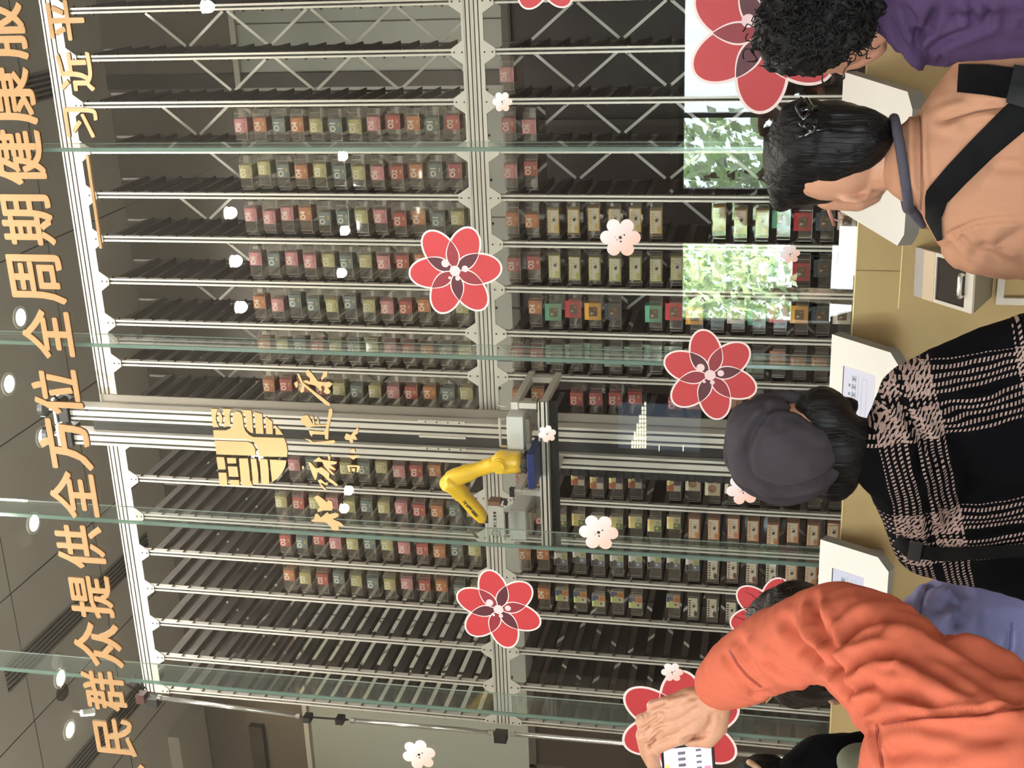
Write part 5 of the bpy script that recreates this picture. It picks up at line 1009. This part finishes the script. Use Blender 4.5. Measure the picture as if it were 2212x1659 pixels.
def capgroove(c, n):
    d = c-CC0; x, y = d.dot(RT)/R(1688, 966, 108), d.dot(UP)/R(1688, 966, 118); rho = math.hypot(x, y); a = math.atan2(y, x); w = 0.05
    r0 = 0.80+0.05*math.sin(3*a+1)+0.06*noise.noise(Vector((math.cos(a)*2.5, math.sin(a)*2.5, 0.3))); k = 0.35+0.65*max(0.0, math.cos(a-2.2)*0.5+0.5)
    v = 0.0
    if (c-CAM).dot(n) < 0: v = k*(-0.012*math.exp(-((rho-r0)/w)**2)+0.006*math.exp(-((rho-r0-0.13)/0.07)**2)+0.004*math.exp(-((rho-r0+0.12)/0.07)**2))
    return v+0.006*fbm(c, 13, 2)-0.004*abs(fbm(c+Vector((3, 1, 2)), 22, 2))
cap = blob('cap', [('e', P(1688, 968, 0.0), (R(1688, 968, 104), R(1688, 968, 112), R(1688, 968, 118)))]+chain(P, R, [(1650, 930, 80, -0.02), (1735, 985, 92, -0.03)]), CAP, pl, 0.004, 5, capgroove)
pts = []
for k in range(33):
    a = 2*math.pi*k/32; pts.append(P(1700+122*math.cos(a), 968+108*math.sin(a), 0.012*math.cos(a)+0.02))
m = []
for a, b in zip(pts[:-1], pts[1:]): m.append(('c', a, 0.0135+0.004*noise.noise(a*9), b, 0.0135+0.004*noise.noise(b*9)))
blob('cap_band', m, CAP, pl, 0.004, 5, lambda c, n: 0.003*fbm(c, 30, 2))
pts2 = [P(1800+26*math.cos(a), 965+98*math.sin(a), -0.06*math.cos(a*0.5)) for a in [-1.35+0.15*k for k in range(19)]]
hr = blob('hair', chain(P, R, [(1776, 892, 60, 0.0), (1782, 905, 64, 0.0), (1806, 960, 68, -0.015), (1800, 1030, 56, 0.0)])+chain(P, R, [(1780, 890, 40, 0.04), (1830, 880, 26, 0.04)])+chain(P, R, [(1815, 965, 74, -0.02), (1862, 970, 66, -0.01)]), HAIRB, pl, 0.005, 4, lambda c, n: 0.004*fbm(Vector((c.x, c.y, c.z*0.3)), 40, 3))
legs(pl, Vector((P(2300, 1000).x, 2.06, 0)), TROU, SHOE)
# ---------------------------------------------------------------- person in periwinkle jacket
P, R = px_(2.12)
pk = thing('person', 'person in a periwinkle jacket, brown-haired head half hidden behind the orange sleeve', 'person', (P(2300, 1420).x, 2.3, 0))
PERI = mat('periwinkle_jacket', (138, 138, 182), 0.8, spec=0.2, bump=0.08, bscale=300, var=0.08)
bd = [('e', P(1740, 1400, 0.04), (R(1740, 1400, 100), R(1740, 1400, 110), R(1740, 1400, 125)))]+chain(P, R, [(1800, 1450, 56, 0.02), (1822, 1478, 36, 0.03)])+chain(P, R, [(1780, 1500, 7, -0.03), (1800, 1518, 8, -0.035), (1826, 1512, 8, -0.03), (1838, 1498, 9, -0.02)])+chain(P, R, [(1820, 1395, 74, 0.04), (1960, 1395, 80, 0.06)])
blob('body', bd, SKIN, pk, 0.005, 4)
hp = chain(P, R, [(1700, 1390, 98, 0.02), (1745, 1390, 128, 0.0), (1790, 1375, 104, -0.01), (1830, 1360, 60, 0.0)])+chain(P, R, [(1680, 1350, 70, 0.02), (1720, 1330, 78, 0.0)])+chain(P, R, [(1715, 1470, 60, 0.0), (1770, 1478, 46, -0.01), (1800, 1480, 22, -0.03)])
hr = blob('hair', hp, HAIRN, pk, 0.005, 4, lambda c, n: 0.006*fbm(Vector((c.x, c.y, c.z*0.35)), 34, 3)); TH = bvh(hr)
wisps('loose_hair', TH, [(1660, 1310, 30), (1640, 1340, 25), (1690, 1270, 25)], 0.03, 70, HAIRN, pk, seed=5)
m = MB(); m.tube([P(1690, 1502, -0.02), P(1676, 1490, 0.02), P(1668, 1496, 0.04), P(1684, 1512, 0.03)], 0.002, 6); m.tube([P(1672, 1500, 0.04), P(1655, 1518, 0.10)], 0.0015, 6); m.build('spectacles', mat('gilt_spectacle_frame', (220, 190, 130), 0.25, 0.6), pk)
jp = chain(P, R, [(1930, 1392, 92, 0.08), (2010, 1400, 110, 0.12)])+chain(P, R, [(2010, 1385, 105, 0.12), (2075, 1362, 122, 0.18), (2420, 1340, 100, 0.2)])+chain(P, R, [(2010, 1410, 105, 0.12), (2130, 1560, 110, 0.16), (2420, 1600, 100, 0.2)])+chain(P, R, [(2150, 1450, 190, 0.2), (2700, 1450, 200, 0.2)])
KCR = cro(1652, 1239, [([(1480, 340), (1560, 280), (1640, 230)], 10, 0.010), ([(1640, 60), (1690, 200), (1680, 330), (1640, 500)], 14, 0.010), ([(1320, 300), (1360, 180), (1480, 60)], 6, 0.005), ([(2100, 480), (2080, 640), (2040, 750)], 6, 0.005), ([(1350, 60), (1500, 110), (1640, 150)], 10, 0.006)])
jk = blob('jacket', jp, PERI, pk, 0.006, 7, creaser(KCR, lambda c, n: 0.008*fbm(Vector((c.x, c.y, c.z*0.7)), 9, 2))); T = bvh(jk)
ribbon('seam', T, [(2005, 1260, 3), (1992, 1300, 3), (1985, 1345, 3)], mat('periwinkle_seam', (96, 96, 140), 0.8), pk, 0.002, 0.003)
ribbon('seam', T, [(2185, 1345, 2.5), (2182, 1400, 2.5), (2160, 1450, 2.5)], mat('periwinkle_seam', (96, 96, 140), 0.8), pk, 0.002, 0.003)
legs(pk, Vector((P(2300, 1420).x, 2.32, 0)), TROU, SHOE)
# ---------------------------------------------------------------- person in orange sweatshirt
P, R = px_(1.30)
og = thing('person', 'person in an orange sweatshirt at the left edge, arm raised to hold up a phone', 'person', (P(2300, 1900).x, 1.25, 0))
ORNG = mat('orange_sweatshirt', (192, 100, 76), 0.9, spec=0.12, bump=0.05, bscale=420, var=0.04)
ap = [(2300, 1700, 190, -0.12), (2085, 1600, 165, -0.06), (1960, 1480, 142, 0.04), (1862, 1385, 124, 0.12)]; fp = [(1862, 1385, 122, 0.12), (1800, 1362, 106, 0.16), (1690, 1395, 92, 0.22), (1600, 1448, 76, 0.28)]; cf = [(1600, 1450, 78, 0.28), (1565, 1474, 62, 0.30)]
EL = P(1850, 1370, 0.13); WR = P(1565, 1474, 0.30); SH = P(2085, 1600, -0.06)
def sleeve(c, n):
    def seg(a, b): t = max(0, min(1, (c-a).dot(b-a)/(b-a).length_squared)); return t, (c-a.lerp(b, t))
    t1, d1 = seg(EL, WR); t2, d2 = seg(EL, SH); near = d1.length < d2.length; t, d = (t1, d1) if near else (t2, d2)
    L_ = (WR-EL).length if near else (SH-EL).length; s = t*L_; ang = math.atan2(d.z, d.x)
    w = math.exp(-(s/0.13)**2)
    f = math.sin(s*72+ang*2.2+2.2*fbm(c, 9, 2)); f = f*abs(f)**0.2
    return 0.0025*w*f+0.003*fbm(c, 9, 2)+0.0015*fbm(c, 24, 2)
jp = chain(P, R, ap)+chain(P, R, fp)+chain(P, R, cf)+chain(P, R, [(2010, 1690, 130, -0.05), (2150, 1850, 230, -0.02), (2600, 1900, 240, -0.05)])+chain(P, R, [(1965, 1640, 105, -0.05), (1950, 1760, 110, -0.02)])+chain(P, R, [(2300, 1640, 150, -0.05), (2060, 1500, 130, 0.0)])
OCR = cro(1652, 1239, [([(1000, 350), (800, 430), (690, 540), (640, 700), (700, 900)], 11, 0.010), ([(420, 220), (455, 400), (530, 560), (640, 830)], 10, 0.011), ([(190, 400), (330, 620), (520, 740), (640, 850)], 11, 0.012), ([(560, 400), (590, 560), (640, 800)], 8, 0.008), ([(980, 640), (1300, 690), (1600, 820), (2000, 1010), (2212, 1120)], 16, 0.010), ([(740, 860), (800, 760), (950, 700), (1200, 740), (1500, 900), (1850, 1090)], 11, 0.011), ([(740, 1010), (900, 950), (1200, 1020), (1550, 1180)], 11, 0.008), ([(820, 1180), (1000, 1060), (1300, 1060)], 12, 0.006), ([(1000, 300), (1400, 480), (1800, 720), (2212, 960)], 18, 0.010), ([(-60, 700), (150, 830), (420, 910)], 9, 0.008), ([(680, 860), (700, 950), (760, 1050)], 7, 0.008), ([(820, 1300), (900, 1260), (1400, 1210), (1900, 1210), (2212, 1140)], 5, 0.004), ([(960, 1300), (950, 1460), (990, 1640)], 6, 0.005), ([(1000, 1560), (1300, 1500), (1700, 1560)], 16, 0.006), ([(1300, 1300), (1700, 1400), (2100, 1380)], 20, 0.005), ([(-330, 690), (-250, 860), (-100, 1030), (40, 1010)], 6, 0.006), ([(-210, 560), (-160, 700), (0, 900)], 9, 0.006)])
jk = blob('sweatshirt', jp, ORNG, og, 0.004, 6, creaser(OCR, sleeve)); T = bvh(jk)
ribbon('armhole_seam', T, [(1905, 1566, 2.5), (1990, 1552, 2.5), (2100, 1548, 2.5), (2215, 1530, 2.5)], mat('orange_seam', (150, 60, 44), 0.8), og, 0.0015, 0.003)
ribbon('sweatshirt_seam', T, [(1893, 1566, 3), (1898, 1610, 3), (1905, 1658, 3)], mat('orange_seam', (150, 60, 44), 0.8), og, 0.002, 0.003)
ribbon('cuff_seam', T, [(1574, 1404, 2.5), (1592, 1436, 2.5), (1614, 1462, 2.5), (1644, 1485, 2.5)], mat('orange_seam', (150, 60, 44), 0.8), og, 0.0015, 0.003)
# hand with the phone: local scale at Y = 1.6
PH, RH = px_(1.60)
hand = chain(PH, RH, [(1600, 1458, 46, 0.02), (1552, 1500, 42, 0.01)])
for mx_, my_, mr in ((1470, 1590, 19), (1446, 1568, 19), (1437, 1542, 18), (1442, 1518, 15)): hand += chain(PH, RH, [(1545, 1505, 34, 0.01), ((1545+mx_)/2, (1505+my_)/2, 27, 0.003), (mx_, my_, mr, 0.0)])
hand += chain(PH, RH, [(1545, 1520, 36, 0.012), (1500, 1560, 30, 0.012), (1540, 1560, 30, 0.012)])
hand += chain(PH, RH, [(1470, 1590, 18, 0.0), (1408, 1618, 16, 0.012), (1412, 1652, 14.5, 0.026), (1420, 1682, 12, 0.036)])      # index finger
hand += chain(PH, RH, [(1446, 1568, 18, 0.0), (1388, 1588, 16, 0.014), (1396, 1625, 14.5, 0.036), (1410, 1655, 12.5, 0.052)])    # middle finger
hand += chain(PH, RH, [(1437, 1542, 17, 0.0), (1387, 1556, 15.5, 0.014), (1396, 1590, 14, 0.044), (1420, 1615, 12, 0.062)])      # ring finger
hand += chain(PH, RH, [(1442, 1518, 14, 0.002), (1410, 1524, 13, 0.012), (1414, 1552, 11.5, 0.040), (1436, 1575, 10, 0.058)])    # little finger
hand += chain(PH, RH, [(1548, 1530, 32, 0.012), (1548, 1570, 24, 0.006), (1530, 1600, 17, 0.004), (1492, 1600, 13.5, 0.012), (1484, 1598, 11, 0.016)])  # thumb
HSK = mat('hand_skin', (188, 138, 110), 0.5, bump=0.08, bscale=220, var=0.08)
HCR = cro(1360, 1440, [([(240, 975), (340, 900), (480, 800)], 3.5, 0.0035), ([(330, 1220), (410, 1130), (540, 1010)], 3.5, 0.0035), ([(330, 660), (450, 620), (580, 570)], 3.2, 0.003), ([(640, 470), (800, 440), (960, 420)], 5, 0.0015), ([(700, 640), (900, 520), (1050, 480)], 6, 0.0015), ([(780, 880), (950, 740), (1120, 640)], 6, 0.0014), ([(430, 1480), (360, 1300), (330, 1240)], 3, 0.002), ([(850, 1180), (1000, 1120), (1250, 1080)], 5, 0.003), ([(1300, 760), (1290, 900), (1240, 1000)], 5, 0.0015), ([(225, 760), (235, 790), (225, 830)], 2.5, 0.0012), ([(200, 1010), (225, 1040), (222, 1080)], 2.5, 0.0012), ([(1060, 1230), (1075, 1260)], 2.5, 0.0014)], 7.373)
hb_ = blob('body', hand+[('e', P(1880, 2010, 0.05), (0.085, 0.10, 0.115)), ('c', P(1990, 1960, 0.03), 0.055, P(2150, 1960, 0.0), 0.06)], HSK, og, 0.002, 3, creaser(HCR, lambda c, n: 0.0006*fbm(c, 90, 2)))
TH = bvh(hb_)
m = MB()
for a, b in (((1444, 1547), (1416, 1562)), ((1453, 1584), (1412, 1601)), ((1500, 1497), (1452, 1523)), ((1508, 1512), (1462, 1540))): 
    q = [on(TH, a[0]+(b[0]-a[0])*t, a[1]+(b[1]-a[1])*t, 0.0002) for t in (0, 0.33, 0.66, 1)]
blob('hair', [('e', P(1860, 2010, 0.03), (0.098, 0.11, 0.12))], HAIRB, og, 0.006, 4)
legs(og, Vector((P(2300, 1900).x, 1.25, 0)), TROU, SHOE)
# phone
YQ = 1.652
k4 = [at(*q, YQ) for q in ((1427, 1612), (1541, 1600), (1557, 1850), (1443, 1862))]
ph = thing('phone', 'black phone held up sideways in the raised hand, its lit screen showing the racks', 'phone', k4[3])
def quad(u, v, o=0.0): p = k4[0].lerp(k4[1], u); q = k4[3].lerp(k4[2], u); return p.lerp(q, v)+Vector((0, o, 0))
m = MB(); n_ = [(0, 0), (1, 0), (1, 1), (0, 1)]
m.add([quad(u, v) for u, v in n_]+[quad(u, v, 0.008) for u, v in n_], [(0, 1, 2, 3), (7, 6, 5, 4), (0, 4, 5, 1), (1, 5, 6, 2), (2, 6, 7, 3), (3, 7, 4, 0)]); o = m.build('phone_case', BLACK, ph); bevel(o, 0.003)
m = MB()
def pr(u0, v0, u1, v1, mi, lay=1): m.add([quad(u, v, -0.0003*lay) for u, v in ((u0, v0), (u1, v0), (u1, v1), (u0, v1))], [(0, 1, 2, 3)], mi)
pr(0.05, 0.03, 0.95, 0.97, 0)
rd = random.Random(11)
for k in range(16): u = rd.uniform(0.06, 0.8); v = rd.uniform(0.04, 0.8); pr(u, v, u+rd.uniform(0.02, 0.12), v+rd.uniform(0.03, 0.16), rd.choice((1, 1, 2, 3, 5)), 2+0.1*k)
for k in range(9): pr(0.32+0.0*k, 0.06+k*0.05, 0.46, 0.085+k*0.05, 4, 4)
for k in range(7): pr(0.66, 0.05+k*0.05, 0.76, 0.07+k*0.05, 4, 4)
pr(0.80, 0.05, 0.92, 0.18, 5, 4.5); pr(0.80, 0.2, 0.93, 0.32, 6, 4.5); pr(0.07, 0.16, 0.15, 0.42, 7, 4.5); pr(0.25, 0.03, 0.27, 0.9, 1, 5); pr(0.60, 0.03, 0.62, 0.9, 1, 5)
SC = lambda n, c, e=0.9: mat(n, c, 0.3, emit=e)
m.build('screen', [SC('screen_lilac', (222, 200, 226)), SC('screen_white', (245, 240, 245)), SC('screen_rose', (226, 190, 200)), SC('screen_grey', (170, 160, 170)), SC('screen_ink', (90, 84, 92)), SC('screen_blue', (198, 208, 240)), SC('screen_pink_red', (220, 110, 130)), SC('screen_yellow', (246, 226, 90))], ph)
# ---------------------------------------------------------------- person in black at the corner
P, R = px_(1.75)
bk = thing('person', 'person in a black jacket with olive collar, mostly cut off by the left edge', 'person', (P(2300, 1860).x, 2.0, 0))
blob('body', [('e', P(1660, 1740, 0.06), (R(1660, 1740, 90), 0.09, R(1660, 1740, 100)))]+chain(P, R, [(1740, 1745, 56, 0.08), (1850, 1760, 60, 0.1)]), SKIN, bk, 0.005, 4)
blob('hair', [('e', P(1655, 1740, 0.04), (R(1655, 1740, 98), 0.10, R(1655, 1740, 92)))], HAIRB, bk, 0.005, 4, lambda c, n: 0.003*fbm(c, 50, 3))
m = MB(); m.tube([P(1618, 1646, -0.01), P(1628, 1652, -0.03), P(1640, 1662, -0.03), P(1650, 1680, -0.02)], 0.005, 8); m.build('headband', mat('beige_headband', (196, 156, 120), 0.5), bk, smooth=True)
blob('jacket', chain(P, R, [(1760, 1655, 66, 0.10), (1830, 1670, 86, 0.12), (2000, 1700, 130, 0.14), (2300, 1720, 140, 0.2)])+chain(P, R, [(1830, 1760, 100, 0.12), (2100, 1850, 180, 0.16), (2700, 1860, 190, 0.2)])+chain(P, R, [(1760, 1650, 62, 0.1), (1712, 1668, 34, 0.06)]), mat('black_jacket', (18, 18, 22), 0.9, spec=0.1, bump=0.1, bscale=60), bk, 0.006, 5, lambda c, n: 0.008*fbm(c, 14, 2))
blob('collar', chain(P, R, [(1862, 1655, 52, -0.02), (1880, 1720, 70, -0.02), (1900, 1800, 60, 0.0)]), mat('olive_cloth', (98, 102, 84), 0.8), bk, 0.005, 5, lambda c, n: 0.006*fbm(c, 18, 2))
legs(bk, Vector((P(2300, 1860).x, 2.0, 0)), TROU, SHOE)
